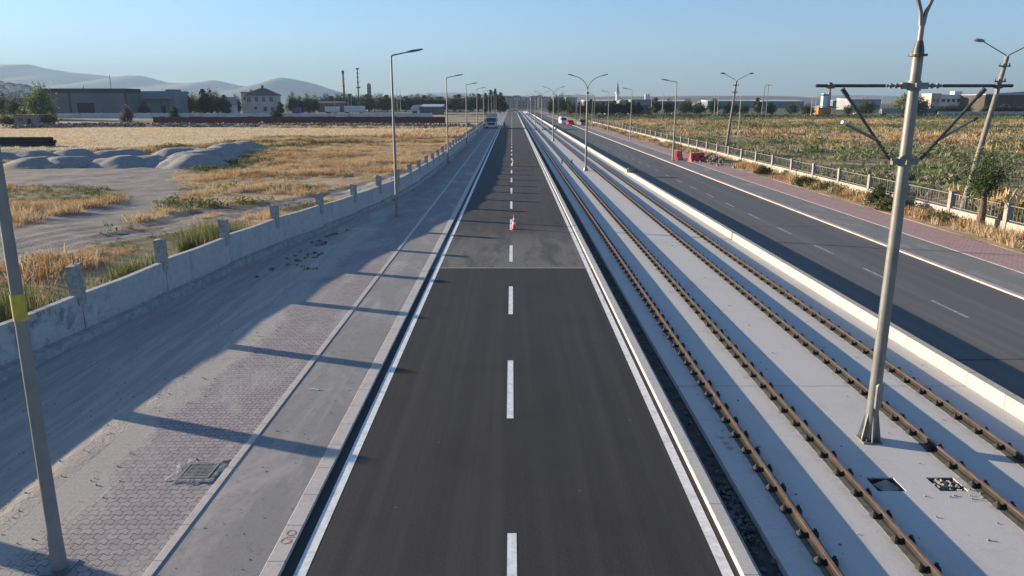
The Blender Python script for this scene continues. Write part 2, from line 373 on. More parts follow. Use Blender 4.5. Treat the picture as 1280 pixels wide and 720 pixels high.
def masks(x, y):
    """bare dirt, green, mown straw (0..1)"""
    nx = fbm(x * .35, y * .35, 5) - .5
    wx = wall_x(y); left = x < wx - .2
    yard = in_poly(x + nx * 3, y + nx * 3, YARD) & ~in_poly(x + nx * 2, y + nx * 2, PATCH)
    rut = np.maximum(sstep(1.5, .5, seg_d(x, y, RUT1) + nx * 1.2), sstep(1.3, .4, seg_d(x, y, RUT2) + nx * 1.2))
    dirt = np.where(left, np.maximum(np.where(yard, 1., 0.), rut), 0.)
    dirt = np.where((x >= wx - .2) & (x < 0), 1., dirt)
    straw = np.where(left & in_poly(x, y + nx * 8, STRAW), 1., 0.)
    gn = fbm(x * .06, y * .16, 9); green = sstep(.46, .58, gn)
    green = np.where(x < 0, np.where(straw > 0, 0, green * .9), green)
    nearwall = left & (x > wx - 3.2) & (y < 34); green = np.where(nearwall, np.maximum(green, sstep(.35, .5, fbm(x * .5, y * .3, 31))), green)
    green = np.where((x > 27) & (y > 300), 1., green)
    return dirt, green, straw
def hz(x, y):
    x = np.asarray(x, float); y = np.asarray(y, float)
    bumpy = (fbm(x * .5, y * .5, 3) - .47) * .22 + (fbm(x * 2.1, y * 2.1, 8) - .47) * .07
    wx = wall_x(y)
    berm = .07 * fbm(x * 1.5, y * .8, 14) * np.exp(-((x + 8.3) / .6) ** 2) * sstep(30, 20, y)
    low = -.36 * sstep(52, 36, y) * sstep(-8.5, -11.2, x)
    zl = np.where(x > wx, .035 + low + bumpy * .35 + berm, bumpy * 1.0 + .02)
    zl = zl + np.where(x <= wx, -.2 * sstep(50, 34, y) * sstep(9, 1, wx - x), 0)
    rd = np.minimum(seg_d(x, y, RUT1), seg_d(x, y, RUT2)); zl = zl + np.where(x <= wx, .055 * np.cos(rd * 4.2) * sstep(3.2, 1.5, rd), 0)
    zl = zl - .05 * sstep(1.2, .2, np.minimum(seg_d(x, y, RUT1), seg_d(x, y, RUT2))) * (x < wx)
    edge = -8.02 + (fbm(y * 1.1, y * 0 + 1, 2) - .5) * .9 + .22 * sstep(28, 45, y)
    zl = np.where((x > wx) & (x > -10), zl + (.035 - zl) * sstep(-1.0, 0, x - edge), zl)
    zl = np.where(x > edge - .0, .03 - .65 * sstep(0, .6, x - edge), zl)
    zr = np.where(x > 24.25, -.13 + bumpy * .35 + np.where(x > 27.6, bumpy * 1.2, 0), -.62)
    z = np.where(x < -5, zl, np.where(x < 24.2, -.62, zr))
    return z * np.where(y > 700, 0, 1) - np.where((y > 700) & (x > -9) & (x < 27), .62, 0)
def arr(*segs):
    o = []
    for a, b, s in segs: o += list(np.arange(a, b - 1e-6, s))
    return np.array(sorted(set(np.round(o, 4))))
gx = np.concatenate([[-12000, -7000, -4000, -2000, -1200, -800, -560, -420, -320, -250], arr((-200, -60, 2), (-60, -14, .5), (-14, -10, .4), (-10, -7.2, .1)), [-7.0, -6.5, 0, 12, 24.0, 24.2], arr((24.3, 29, .25), (29, 60, .7), (60, 260, 3)), [260, 340, 450, 600, 900, 1400, 2500, 4500, 8000, 12000]])
gy = np.concatenate([[-60, -30], arr((-12, 70, .45), (70, 150, .9), (150, 400, 3)), [400, 420, 450, 500, 560, 640, 699, 720, 900, 1300, 2000, 3200, 5000, 8000, 13000]])
GX, GY = np.meshgrid(gx, gy); zz = hz(GX, GY); dm, gm, sm = masks(GX, GY)
V = np.stack([GX.ravel(), GY.ravel(), zz.ravel()], 1); nx_, ny_ = len(gx), len(gy)
idx = np.arange(nx_ * ny_).reshape(ny_, nx_)
F = np.stack([idx[:-1, :-1].ravel(), idx[:-1, 1:].ravel(), idx[1:, 1:].ravel(), idx[1:, :-1].ravel()], 1)
n = NT('ground_earth', .95); at = n.attr(); sp = n.n('ShaderNodeSeparateColor'); n.l(at, sp.inputs[0])
X, Y, Z = n.xyz()
fine = n.noise(7, 6, rough=.7); mid = n.noise(.6, 6, rough=.65)
dirt = n.mix(n.rng(fine, .3, .7), (.215, .195, .178), (.15, .135, .122)); dirt = n.mix(n.rng(mid, .4, .7), dirt, (.27, .245, .22))
dirt = n.mix(n.rng(n.noise(1, 6, n.scale((.16, 1.3, 1)), .7, .4), .5, .68, 0, .75), dirt, (.115, .103, .093))
dirt = n.mix(n.rng(n.noise(2.2, 5, rough=.75), .56, .7, 0, .5), dirt, (.13, .12, .11))
near = n.mix(n.rng(n.noise(1, 6, n.scale((2.5, .22, 1)), .7, .5), .35, .7), (.32, .285, .25), (.44, .40, .36))
near = n.mix(n.rng(n.noise(22, 4), .55, .75, 0, .6), near, (.38, .36, .33))
isnear = n.math('MULTIPLY', n.math('GREATER_THAN', X, -14.2), n.math('LESS_THAN', X, -5))
dirt = n.mix(n.math('MULTIPLY', isnear, n.rng(Y, 60, 140, 1, 0)), dirt, near)
dry = n.mix(n.rng(mid, .35, .7), (.33, .235, .135), (.42, .325, .205)); dry = n.mix(n.rng(n.noise(.22, 5), .5, .7, 0, .7), dry, (.30, .185, .095))
grn = n.mix(n.rng(mid, .35, .7), (.085, .09, .035), (.16, .14, .07))
stw0 = n.mix(n.rng(n.noise(.09, 5), .52, .68, 0, .7), (.46, .35, .22), (.31, .235, .14))
stw = n.mix(n.rng(n.noise(1, 6, n.scale((.12, .5, 1)), .6), .35, .7), (.56, .45, .30), stw0)
col = n.mix(sp.outputs['Green'], dry, grn); col = n.mix(sp.outputs['Blue'], col, stw); col = n.mix(sp.outputs['Red'], col, dirt)
farm = n.mix(n.rng(n.noise(.004, 5), .4, .6), (.085, .078, .048), (.055, .06, .034))
col = n.mix(n.rng(Y, 420, 700), col, farm)
n.color(col).bump(n.noise(9, 6, rough=.7), .8, .06)
ground = struct(np_mesh('ground', V, F, n.m, col=np.stack([dm.ravel(), gm.ravel(), sm.ravel()], 1), smooth=True))

# ------------------------------------------------------------------ roads, kerbs, strips, track slab
YN, YF = -6.0, 620.0
def strip(name, x0, x1, ztop, mat, y0=YN, y1=YF, zb=-.7, bevel=0):
    return struct(MB().box(x0, x1, y0, y1, zb, ztop).build(name, mat, bevel=bevel))
def marking(x0, x1, y0, y1, z, mat, name='lane_marking'):
    return struct(MB().add([(x0, y0, z), (x1, y0, z), (x1, y1, z), (x0, y1, z)], [(0, 1, 2, 3)]).build(name, mat))
strip('road', -3.48, 3.43, 0, M['asphalt'])
strip('kerb', -3.77, -3.481, .055, M['kerb'], bevel=.012)
strip('cycle_path', -5.36, -3.772, .048, M['strip'])
strip('path_edging', -5.51, -5.362, .062, M['kerb'], bevel=.008)
strip('pavement', -8.3, -5.512, .044, M['paver'])
strip('kerb', 3.432, 3.67, .10, M['kerb_new'], bevel=.014)
strip('gutter', 3.672, 3.83, -.14, M['gutter'])
strip('drainage_trench', 3.832, 4.25, -.30, M['trench'])
strip('kerb', 11.65, 11.91, .20, M['barrier'], bevel=.02)
strip('road', 11.912, 18.85, ZR, M['asphalt_old'])
strip('kerb', 18.852, 19.15, -.10, M['kerb_old'], bevel=.01)
strip('cycle_path', 19.152, 21.55, -.115, M['strip_old'])
strip('path_edging', 21.552, 21.72, -.105, M['kerb_old'])
strip('pavement', 21.722, 24.25, -.11, M['paver_red'])
# far cross road beyond the field and its grey verge
struct(MB().box(24.5, 400, 372, 384, -.3, .06).build('road', M['asphalt_old']))
# track slab with two open pits
PITS = [(6.85, 7.38, 12.5, 13.02), (8.02, 8.54, 12.5, 13.02)]
xs = [4.252, 6.85, 7.38, 8.02, 8.54, 11.648]; ys = [YN, 12.5, 13.02, YF]
sb = MB(); pid = {}
for j, y in enumerate(ys):
    for i, x in enumerate(xs): pid[i, j] = len(sb.v); sb.v.append((x, y, ZR))
for j in range(3):
    for i in range(5):
        if j == 1 and i in (1, 3): continue
        sb.f.append((pid[i, j], pid[i + 1, j], pid[i + 1, j + 1], pid[i, j + 1])); sb.m.append(0)
for x0, x1, y0, y1 in PITS:
    for a, b in (((x0, y0), (x1, y0)), ((x1, y0), (x1, y1)), ((x1, y1), (x0, y1)), ((x0, y1), (x0, y0))):
        sb.add([(a[0], a[1], ZR), (b[0], b[1], ZR), (b[0], b[1], -.7), (a[0], a[1], -.7)], [(0, 1, 2, 3)])
sb.add([(4.252, YN, ZR), (4.252, YF, ZR), (4.252, YF, -.7), (4.252, YN, -.7)], [(0, 1, 2, 3)])
struct(sb.build('track_slab', M['slab']))
RAILS = [4.95, 6.46, 8.82, 10.30]
for x in RAILS: strip('grout_bed', x - .15, x + .15, ZR + .012, M['grout'], zb=ZR - .002)
# painted lines
marking(-3.285, -3.10, YN, YF, .004, M['paint'], 'edge_line'); marking(3.16, 3.335, YN, YF, .004, M['paint'], 'edge_line')
y = 7.0
dash0 = marking(-.075, .075, 0, 3.85, .004, M['paint']); dash0.location.y = y
for k in range(1, 60):
    d = dash0.copy(); C.objects.link(d); d.location = (-.04 - .0015 * k * 8.4 * .1, y + 8.42 * k, 0)
r0 = marking(-.055, .055, 0, 2.25, ZR + .004, M['paint_worn']); r0.location = (15.4, 24.0 - 5.42 * 2, 0)
for k in range(1, 50):
    d = r0.copy(); C.objects.link(d); d.location = (15.4, 24.0 + 5.42 * (k - 2), 0)

# red spray marks: two loops on the kerb stone, three illegible strokes-letters on the slab
def ribbon(mb, pts, wd, z, closed=False):
    pts = [Vector((a, b, 0)) for a, b in pts]
    if closed: pts.append(pts[0])
    for a, b in zip(pts, pts[1:]):
        t = (b - a).normalized(); nn = Vector((-t.y, t.x, 0)) * wd / 2; a2 = a - t * wd * .3; b2 = b + t * wd * .3
        mb.add([(a2 + nn).to_tuple()[:2] + (z,), (a2 - nn).to_tuple()[:2] + (z,), (b2 - nn).to_tuple()[:2] + (z,), (b2 + nn).to_tuple()[:2] + (z,)], [(0, 1, 2, 3)]); z += .0002
mb = MB(); cx, cy = -3.62, 10.78
ribbon(mb, [(cx + .07 * math.cos(a), cy + .075 * math.sin(a)) for a in np.linspace(0, 6.28, 14)], .022, .058)
ribbon(mb, [(cx + .09, cy - .13), (cx - .02, cy - .12), (cx - .09, cy - .2), (cx - .09, cy - .27), (cx - .02, cy - .31), (cx + .06, cy - .28), (cx + .06, cy - .2), (cx - .03, cy - .17)], .022, .058)
struct(mb.build('sprayed_marking', M['red_spray']))
mb = MB()
for k, yy in enumerate((14.75, 14.5, 14.27)):
    xx = 4.52 + .02 * k
    ribbon(mb, [(xx - .09, yy + .05), (xx + .1, yy + .06)], .02, ZR + .004); ribbon(mb, [(xx - .02, yy - .0), (xx + .11, yy + .0)], .02, ZR + .004)
    ribbon(mb, [(xx + .0, yy + .06), (xx + .02, yy - .07)], .018, ZR + .007)
    if k: ribbon(mb, [(xx - .05, yy - .07), (xx + .09, yy - .06)], .018, ZR + .004)
struct(mb.build('sprayed_marking', M['red_spray']))

# ------------------------------------------------------------------ rails with fasteners
YR1 = 560.0
PROF = [(-.070, 0), (.070, 0), (.070, .011), (.012, .03), (.010, .115), (.036, .128), (.036, .155), (.030, .160), (-.030, .160), (-.036, .155), (-.036, .128), (-.010, .115), (-.012, .03), (-.070, .011)]
fm = MB(); fm.box(-.20, .20, -.075, .075, .0, .022)
for s in (-1, 1):
    fm.dome((s * .15, 0, .022), .085, .088, .08, 8, 3); fm.tube([(s * .15, 0, .09), (s * .15, 0, .132)], .034, 6); fm.box(min(s * .05, s * .12), max(s * .05, s * .12), -.045, .045, .022, .05)
fast0 = None
RL = ['rusty rail beside the kerb of the new road, on the shaded slab edge', 'second rusty rail from the new road, right-hand rail of the first track',
      'third rusty rail from the new road, just beyond the catenary mast foot', 'outermost rusty rail, closest to the high white kerb']
for i, x in enumerate(RAILS):
    rt = thing('rail', RL[i], 'rail', (x, 0, ZR + .012), group='tram rails on the concrete slab'); rt.scale = (.84, 1, .9)
    MB().prism(PROF, YN, YR1).build('rail_profile', M['rail_dull'], rt)
    MB().prism([(-.0365, .126), (.0365, .126), (.0365, .156), (.031, .1605), (-.031, .1605), (-.0365, .156)], YN, YR1).build('rail_side', M['rust'], rt)
    MB().box(-.027, .027, YN, YR1, .1595, .163).build('rail_head', M['railtop'], rt)
    off = (.30, .12, .40, .25)[i]; first = 10 if i < 2 else 14
    y0 = (9.2 if i == 0 else 9.2 if i == 1 else 11.5 if i == 2 else 14.0)
    for k in range(100):
        if fast0 is None: fo = fast0 = fm.build('fastener', M['rubber'], rt, smooth=True)
        else:
            fo = fast0.copy(); C.objects.link(fo); fo.parent = rt
        fo.location = (0, y0 + off + .76 * k, .001); fo.rotation_euler = (0, 0, rnd.uniform(-.06, .06))
    rest = MB()
    for k in range(100, 420):
        yy = y0 + off + .76 * k; rest.box(-.20, .20, yy - .075, yy + .075, 0, .03)
        for s in (-1, 1): rest.box(s * .145 - .06, s * .145 + .06, yy - .065, yy + .065, .03, .085)
    o = rest.build('fastener', M['rubber'], rt); o['kind'] = 'stuff'

# open pits in the slab
for i, (x0, x1, y0, y1) in enumerate(PITS):
    t = thing('drain_pit', ['open square pit in the slab in shade, holding a loose dark lid', 'open broken-edged pit in the slab in sunlight, filled with rubble'][i], 'drain pit', ((x0 + x1) / 2, (y0 + y1) / 2, ZR - .3), group='open pits in the track slab')
    hx, hy = (x1 - x0) / 2 - .004, (y1 - y0) / 2 - .004
    mb = MB(); mb.box(-hx, hx, -hy, hy, -.1, 0)
    for a in ((-hx, -hx + .02, -hy, hy), (hx - .02, hx, -hy, hy), (-hx + .02, hx - .02, -hy, -hy + .02), (-hx + .02, hx - .02, hy - .02, hy)): mb.box(a[0], a[1], a[2], a[3], 0, .28)
    mb.build('pit_lining', M['trench'], t)
    if i == 0:
        MB().box(-.2, .2, -.17, .17, .225, .275, Matrix.Rotation(.5, 4, 'Z') @ Matrix.Rotation(.12, 4, 'X')).build('lid', M['stone'], t, bevel=.02)
    else:
        mb = MB()
        for k in range(80):
            c = Matrix.Translation((rnd.uniform(-.2, .2), rnd.uniform(-.2, .2), rnd.uniform(.17, .29))) @ Matrix.Rotation(rnd.uniform(0, 3), 4, (rnd.random(), rnd.random(), 1)); s = rnd.uniform(.02, .05)
            mb.box(-s, s, -s * .7, s * .7, -s * .6, s * .6, c)
        o = mb.build('rubble', M['rubble_pale'], t); o['kind'] = 'stuff'
# stones in the trench and loose crumbs
def stones(name, pts, smin, smax, mat, label):
    mb = MB()
    for x, y, z in pts:
        s = rnd.uniform(smin, smax); c = Matrix.Translation((x, y, z)) @ Matrix.Rotation(rnd.uniform(0, 6), 4, (rnd.random() - .5, rnd.random() - .5, rnd.random() + .2))
        a, b, d = s, s * rnd.uniform(.6, .9), s * rnd.uniform(.4, .8)
        vs = [c @ Vector((sx * a * rnd.uniform(.6, 1), sy * b * rnd.uniform(.6, 1), sz * d * rnd.uniform(.6, 1))) for sz in (-1, 1) for sx, sy in ((-1, -1), (1, -1), (1, 1), (-1, 1))]
        mb.add(vs, [(3, 2, 1, 0), (4, 5, 6, 7), (0, 1, 5, 4), (1, 2, 6, 5), (2, 3, 7, 6), (3, 0, 4, 7)])
    return stuff(mb.build(name, mat), label)
pts = [(rnd.uniform(3.88, 4.2), rnd.gauss(11.9, .7) if rnd.random() < .7 else rnd.uniform(9, 40), -.29 + rnd.uniform(0, .05)) for _ in range(210)]
stones('rubble', pts, .015, .06, M['stone_dark'], 'broken stones lying in the dark trench beside the new kerb')
pts = [(rnd.uniform(-13, -7.2), rnd.uniform(7, 45), .05) for _ in range(900)]; pts = [(x, y, float(hz(x, y)) + .01 if x < -8 else .055) for x, y, z in pts if x > wall_x(y) + .6]
stones('gravel', pts, .006, .02, M['stone'], 'loose stones on the dirt strip along the concrete wall')
pts2 = [(rnd.uniform(-5.3, -3.8), rnd.uniform(8, 34), .05) for _ in range(170)]
stones('debris', pts2, .005, .016, M['stone'], 'small crumbs of dirt scattered on the grey cycle path')
pts = [(rnd.uniform(8.0, 8.9), rnd.uniform(12.1, 12.6), ZR + .01) for _ in range(18)] + [(rnd.uniform(4.4, 11.5), rnd.uniform(9, 40), ZR + .008) for _ in range(160)]
stones('debris', pts, .008, .028, M['stone'], 'crumbs of broken concrete on the track slab')
o = MB().tube([(-4.98, 17.05, .06), (-4.74, 16.98, .06)], .022, 8).build('pipe_offcut', M['white']); prop(o, 'short white pipe offcut lying on the grey cycle path', 'pipe')

# drain grate with its mortar collar in the near pavement
t = thing('drain_grate', 'square iron drain grate set in rough mortar in the block pavement', 'drain grate', (-5.98, 12.86, .05))
mb = MB(); nn_ = 26
ring = lambda r0, z, j: [( (r0 + j * (rnd.random() - .5)) * (abs(math.cos(a)) ** .5) * math.copysign(1, math.cos(a)), (r0 + j * (rnd.random() - .5)) * (abs(math.sin(a)) ** .5) * math.copysign(1, math.sin(a)), z) for a in np.linspace(0, 2 * math.pi, nn_, endpoint=False)]
rs = [ring(.52, -.012, .26), ring(.42, .02, .12), ring(.33, .022, .03), ring(.27, .012, 0)]
vs = [p for r in rs for p in r]
mb.add(vs, [(i * nn_ + j, i * nn_ + (j + 1) % nn_, (i + 1) * nn_ + (j + 1) % nn_, (i + 1) * nn_ + j) for i in range(3) for j in range(nn_)])
mb.build('mortar_collar', simple('mortar', (.25, .245, .24), (.15, .155, .17), 5, .9, bump=.9, bscale=18, bdist=.03), t, smooth=True)
mb = MB(); mb.box(-.29, -.25, -.29, .29, 0, .03); mb.box(.25, .29, -.29, .29, 0, .03); mb.box(-.25, .25, -.29, -.25, 0, .03); mb.box(-.25, .25, .25, .29, 0, .03)
mb.box(-.25, .25, -.25, .25, -.02, .004)
for k in range(9): mb.box(-.25, .25, -.225 + k * .055 - .014, -.225 + k * .055 + .014, .004, .026)
for k in range(4): mb.box(-.2 + k * .133 - .008, -.2 + k * .133 + .008, -.25, .25, .005, .024)
mb.build('grate', simple('cast_iron', (.27, .26, .25), (.18, .172, .165), 12, .85, 0), t)

# ------------------------------------------------------------------ concrete wall with posts (along the pavement)
wall = thing('concrete_wall', 'long bare concrete wall with square post stubs above the dirt strip', 'wall')
cur = Vector((float(wall_x(2.75)), 2.75, 0)); path = [cur]; y = 2.75; STEP = 4.9
while y < 228:
    dx = float(wall_x(y + .5) - wall_x(y)) / .5; y += STEP / math.sqrt(1 + dx * dx); path.append(Vector((float(wall_x(y)), y, 0)))
# slide so that a post stands at y = 25.9
for i, (a, b) in enumerate(zip(path, path[1:])):
    t = (b - a).normalized(); nr = Vector((t.y, -t.x, 0)); ht = float(np.interp(a.y, [16, 22, 27, 40, 52, 70], [1.02, 1.05, 1.14, 1.22, 1.28, 1.28])) + rnd.uniform(-.02, .03); hb = ht + rnd.uniform(-.03, .02)
    th = .11
    vs = [];
    for p, h in ((a + t * .03, ht + .03), (a + t * STEP * .5, ht - .01), (b - t * .03, hb + .03)):
        vs += [(p + nr * th).to_tuple()[:2] + (-.7,), (p - nr * th).to_tuple()[:2] + (-.7,), (p - nr * th).to_tuple()[:2] + (h,), (p + nr * th).to_tuple()[:2] + (h,)]
    MB().add(vs, [(0, 1, 2, 3), (11, 10, 9, 8)] + [(k * 4 + j, k * 4 + 4 + j, k * 4 + 4 + (j + 1) % 4, k * 4 + (j + 1) % 4) for k in range(2) for j in range(4)]).build('wall_panel', M['wall'], wall)
    fo_h = .27 - .33 * min(1, max(0, (52 - a.y) / 16)) + rnd.uniform(-.04, .04)
    vs = []
    for p in (a, b):
        for u, z in ((th + .002, -.8), (th + .30, -.8), (th + .26, fo_h), (th + .002, fo_h + .03)): q = p + nr * u; vs.append((q.x, q.y, z))
    MB().add(vs, [(0, 1, 2, 3), (7, 6, 5, 4)] + [(j, j + 4, (j + 1) % 4 + 4, (j + 1) % 4) for j in range(4)]).build('footing', M['footing'], wall)
for i, p in enumerate(path):
    q = path[min(i + 1, len(path) - 1)]; q0 = path[max(i - 1, 0)]; ang = math.atan2((q - q0).y, (q - q0).x)
    h = float(np.interp(p.y, [16, 22, 27, 33, 50, 70], [2.08, 2.05, 1.92, 1.88, 1.95, 1.98])) + .03 * math.sin(i * 2.3) + rnd.uniform(-.04, .04)
    R = Matrix.Translation((p.x, p.y, 0)) @ Matrix.Rotation(ang, 4, 'Z'); a, b = .20 * rnd.uniform(.93, 1.05), .15
    lev = []
    mb = MB(); zs = [.75, 1.2, 1.6, h]
    for z in zs:
        for sx, sy in ((-1, -1), (1, -1), (1, 1), (-1, 1)): lev.append(R @ Vector((sx * a * rnd.uniform(.92, 1.05), sy * b * rnd.uniform(.92, 1.05), z + (rnd.uniform(-.06, .06) if z == h else 0))))
    fs = [(3, 2, 1, 0), (12, 13, 14, 15)] + [(k * 4 + j, k * 4 + (j + 1) % 4, k * 4 + 4 + (j + 1) % 4, k * 4 + 4 + j) for k in range(3) for j in range(4)]
    mb.add(lev, fs)
    for k in range(4): # bent reinforcing bars
        c = R @ Vector((rnd.uniform(-.1, .1), rnd.uniform(-.08, .08), h)); mb.tube([c - Vector((0, 0, .1)), c + Vector((rnd.uniform(-.03, .03), 0, rnd.uniform(.02, .1)))], .012, 5)
    mb.build('post', M['post_rough'], wall)

# ------------------------------------------------------------------ boundary fence on the far side
FX = 27.45; FS = 5.42; FY0 = 35.3
fence = thing('boundary_fence', 'white painted railing fence with concrete posts on a low cream wall', 'fence', (FX, 0, ZR))
panel0 = base0 = fp0 = None
FNUM = 41
for k in range(-1, FNUM):
    yy = FY0 + FS * k
    if panel0 is None:
        b = MB(); b.box(-.16, .16, -.165, .165, 0, 1.62); b.box(-.175, .175, -.18, .18, 1.621, 1.68)
        fp0 = p = b.build('post', M['fence_post'], fence, bevel=.015)
        base0 = q = MB().box(-.11, .11, .167, FS - .167, -.1, .62).build('base_wall', M['fence_wall'], fence)
        b = MB(); b.box(-.025, .025, .17, FS - .17, .70, .75); b.box(-.025, .025, .17, FS - .17, 1.50, 1.55)
        nb = 16
        for j in range(1, nb):
            u = .17 + (FS - .34) * j / nb; r_ = .022 if j % 4 == 0 else .009
            b.box(-r_, r_, u - r_, u + r_, .75, 1.5)
        panel0 = r = b.build('railing_panel', M['fence_rail'], fence)
    else:
        p, q, r = (o.copy() for o in (fp0, base0, panel0))
        for o in (p, q, r): C.objects.link(o); o.parent = fence
    p.location.y = yy; q.location.y = yy; r.location.y = yy
    p.location.z = r.location.z = q.location.z = -.0
o = MB().box(-.16, .16, -.165, .165, 0, 1.62).build('post', M['fence_post'], fence); o.location.y = FY0 + FS * FNUM

# ------------------------------------------------------------------ street lamps
ORD = ['nearest', 'second', 'third', 'fourth', 'fifth', 'sixth', 'seventh', 'eighth', 'ninth', 'tenth', 'eleventh', 'twelfth']
def lamp_single(label, loc, h, arm, rz=0, polemat='lamp_pole', group=None):
    t = thing('street_lamp', label, 'street lamp', loc, rz, group)
    MB().tube([(0, 0, 0), (0, 0, .5), (0, 0, h)], [.115, .10, .052], 12).build('pole', M[polemat], t, smooth=True)
    MB().box(-.2, .2, -.2, .2, -.02, .025).build('base_plate', M['galv'], t)
    mb = MB(); mb.tube([(0, 0, h - .12), (.06, 0, h + .02), (arm * .55, 0, h + .20)], [.05, .045, .035], 8); mb.build('arm', M[polemat], t, smooth=True)
    hd = MB(); x0 = arm * .55; a = .24 / (arm * .55)
    R = Matrix.Translation((x0 - .03, 0, h + .19)) @ Matrix.Rotation(-.20, 4, 'Y')
    L = arm * .55
    vs = [R @ Vector(p) for p in ((0, -.06, -.03), (0, .06, -.03), (L * .35, .15, -.05), (L, .13, -.04), (L, -.13, -.04), (L * .35, -.15, -.05), (0, -.05, .05), (0, .05, .05), (L * .35, .12, .07), (L, .10, .02), (L, -.10, .02), (L * .35, -.12, .07))]
    hd.add(vs, [(0, 1, 2, 5), (5, 2, 3, 4), (6, 11, 8, 7), (11, 10, 9, 8), (0, 6, 7, 1), (1, 7, 8, 2), (2, 8, 9, 3), (3, 9, 10, 4), (4, 10, 11, 5), (5, 11, 6, 0)])
    h_ = hd.build('lamp_head', M['lamp_head'], t)
    R2 = R @ Matrix.Translation((L * .6, 0, -.052)); MB().box(-L * .25, L * .25, -.09, .09, -.012, .0, R2).build('lens', M['white'], h_)
    return t
G1 = 'single arm lamps along the concrete wall'
nearlamp = lamp_single('nearest grey lamp pole with a yellow sticker, on the block pavement', (-6.86, 9.85, .044), 9.5, 1.75, 0, 'lamp_pole', G1)
nearlamp.rotation_euler[1] = .012
MB().tube([(0, 0, 3.92), (0, 0, 4.3)], .0925, 12, False).build('sticker', M['yellow'], nearlamp, smooth=True)
first = lamp_single('second lamp along the concrete wall, standing alone against the dry field', (-7.12, 45.6, .044), 9.5, 1.75, 0, 'lamp_pole', G1)
LY = [86.5, 123, 161, 199, 238, 276, 315, 354]
LT = ['third lamp along the concrete wall, counted from the yellow-stickered pole', 'fourth lamp along the concrete wall, counted from the yellow-stickered pole', 'fifth lamp along the concrete wall, just before the parked truck',
      'sixth lamp along the concrete wall, beside the parked truck', 'first lamp beyond the parked truck on its side of the road', 'second lamp beyond the parked truck on its side of the road',
      'third lamp beyond the parked truck on its side of the road', 'most distant lamp beyond the parked truck on its side of the road']
for yy, lb in zip(LY, LT): dup(first, (-7.38 if yy > 60 else -7.2, yy, .044), label=lb)
G2 = 'single arm lamps on the far pavement'
fr = lamp_single('lamp beside the red plastic barriers on the far pavement', (19.75, 92, -.11), 9.3, 1.75, math.pi, 'lamp_pole', G2)
for (x, yy), lb in zip(((23.2, 148), (23.2, 183), (23.2, 220), (23.2, 258)), ('second lamp on the far pavement, beyond the red barriers', 'third lamp on the far pavement, before the parked pickup', 'fourth lamp on the far pavement, beside the parked pickup', 'farthest lamp on the far pavement, beyond the parked pickup')):
    dup(fr, (x, yy, -.11), label=lb)

def yarms(t, zsplit, zt, reach, mat, base=8.0):
    MB().tube([(0, 0, base - .4), (0, 0, zsplit)], [.055, .048], 10).build('neck', M[mat], t, smooth=True)
    for s in (-1, 1):
        pts = [(s * reach * (1 - math.cos(u)), 0, zsplit - .15 + (zt - zsplit + .15) * math.sin(u)) for u in np.linspace(0, 1.25, 9)]
        pts = [(x + s * .02, y_, z) for x, y_, z in pts]
        a = MB().tube(pts, [.042 - .0015 * i for i in range(9)], 8).build('lamp_arm', M[mat], t, smooth=True)
        e = pts[-1]; R = Matrix.Translation(e) @ Matrix.Rotation(-.25 * s, 4, 'Y')
        MB().box(*sorted((0, s * .6)), -.11, .11, -.04, .05, R).build('lamp_head', M['lamp_head'], a, bevel=.03)
# near catenary mast
PX, PY = 7.68, 14.65
t = thing('catenary_mast', 'tall grey steel tram mast with dark crossarms and braces, closest of its row', 'mast', (PX, PY, ZR), group=None)
MB().tube([(0, 0, .02), (0, 0, 5.0), (0, 0, 7.98)], [.125, .112, .098], 24).build('pole', M['galv'], t, smooth=True)
MB().box(-.2, .2, -.2, .2, -.01, .03).build('base_plate', M['galv'], t)
for k in range(6):
    R = Matrix.Rotation(k * math.pi / 3 + .4, 4, 'Z')
    MB().add([R @ Vector(p) for p in ((.11, -.012, .03), (.225, -.012, .03), (.225, -.012, .09), (.128, -.012, .62), (.11, -.012, .62), (.11, .012, .03), (.225, .012, .03), (.225, .012, .09), (.128, .012, .62), (.11, .012, .62))],
             [(0, 1, 2, 3, 4), (9, 8, 7, 6, 5)] + [(i, i + 5, (i + 1) % 5 + 5, (i + 1) % 5) for i in range(5)]).build('gusset', M['galv'], t)
for k in range(6):
    R = Matrix.Rotation(k * math.pi / 3 + .9, 4, 'Z'); c = R @ Vector((.17, 0, 0)); MB().tube([(c.x, c.y, .03), (c.x, c.y, .09)], .022, 6).build('anchor_bolt', M['galv_dark'], t)
cv = MB(); pl = [(.085 * math.cos(a), .0 + (.22 if math.sin(a) > 0 else -.22) + .085 * math.sin(a)) for a in np.linspace(0, 2 * math.pi, 20, endpoint=False)]
R = Matrix.Rotation(.35, 4, 'Z'); cv.add([R @ Vector((x, -.135, 1.05 + z)) for x, z in pl] + [R @ Vector((x, -.09, 1.05 + z)) for x, z in pl], [tuple(range(20))] + [(i, i + 20, (i + 1) % 20 + 20, (i + 1) % 20) for i in range(20)])
cv.build('access_cover', simple('cover_plate', (.22, .22, .215), (.17, .17, .165), 6, .5, .1), t)
MB().tube([(0, 0, 7.9), (0, 0, 7.94)], .165, 16).build('top_collar', M['galv_dark'], t)
MB().tube([(0, 0, 7.96), (0, 0, 8.06), (0, 0, 8.18)], [.105, .09, .06], 16).build('top_cap', M['galv_dark'], t, smooth=True)
yarms(t, 8.6, 9.95, 2.3, 'galv')
for z in (7.36, 5.93):
    mb = MB(); mb.tube([(0, 0, z - .09), (0, 0, z + .09)], .125, 20)
    for s in (-1, 1):
        mb.box(*sorted((s * .115, s * .25)), -.05, .05, z - .06, z + .06)
    mb.box(-.045, .045, -.175, -.115, z - .05, z + .05); mb.build('clamp', M['galv'], t)
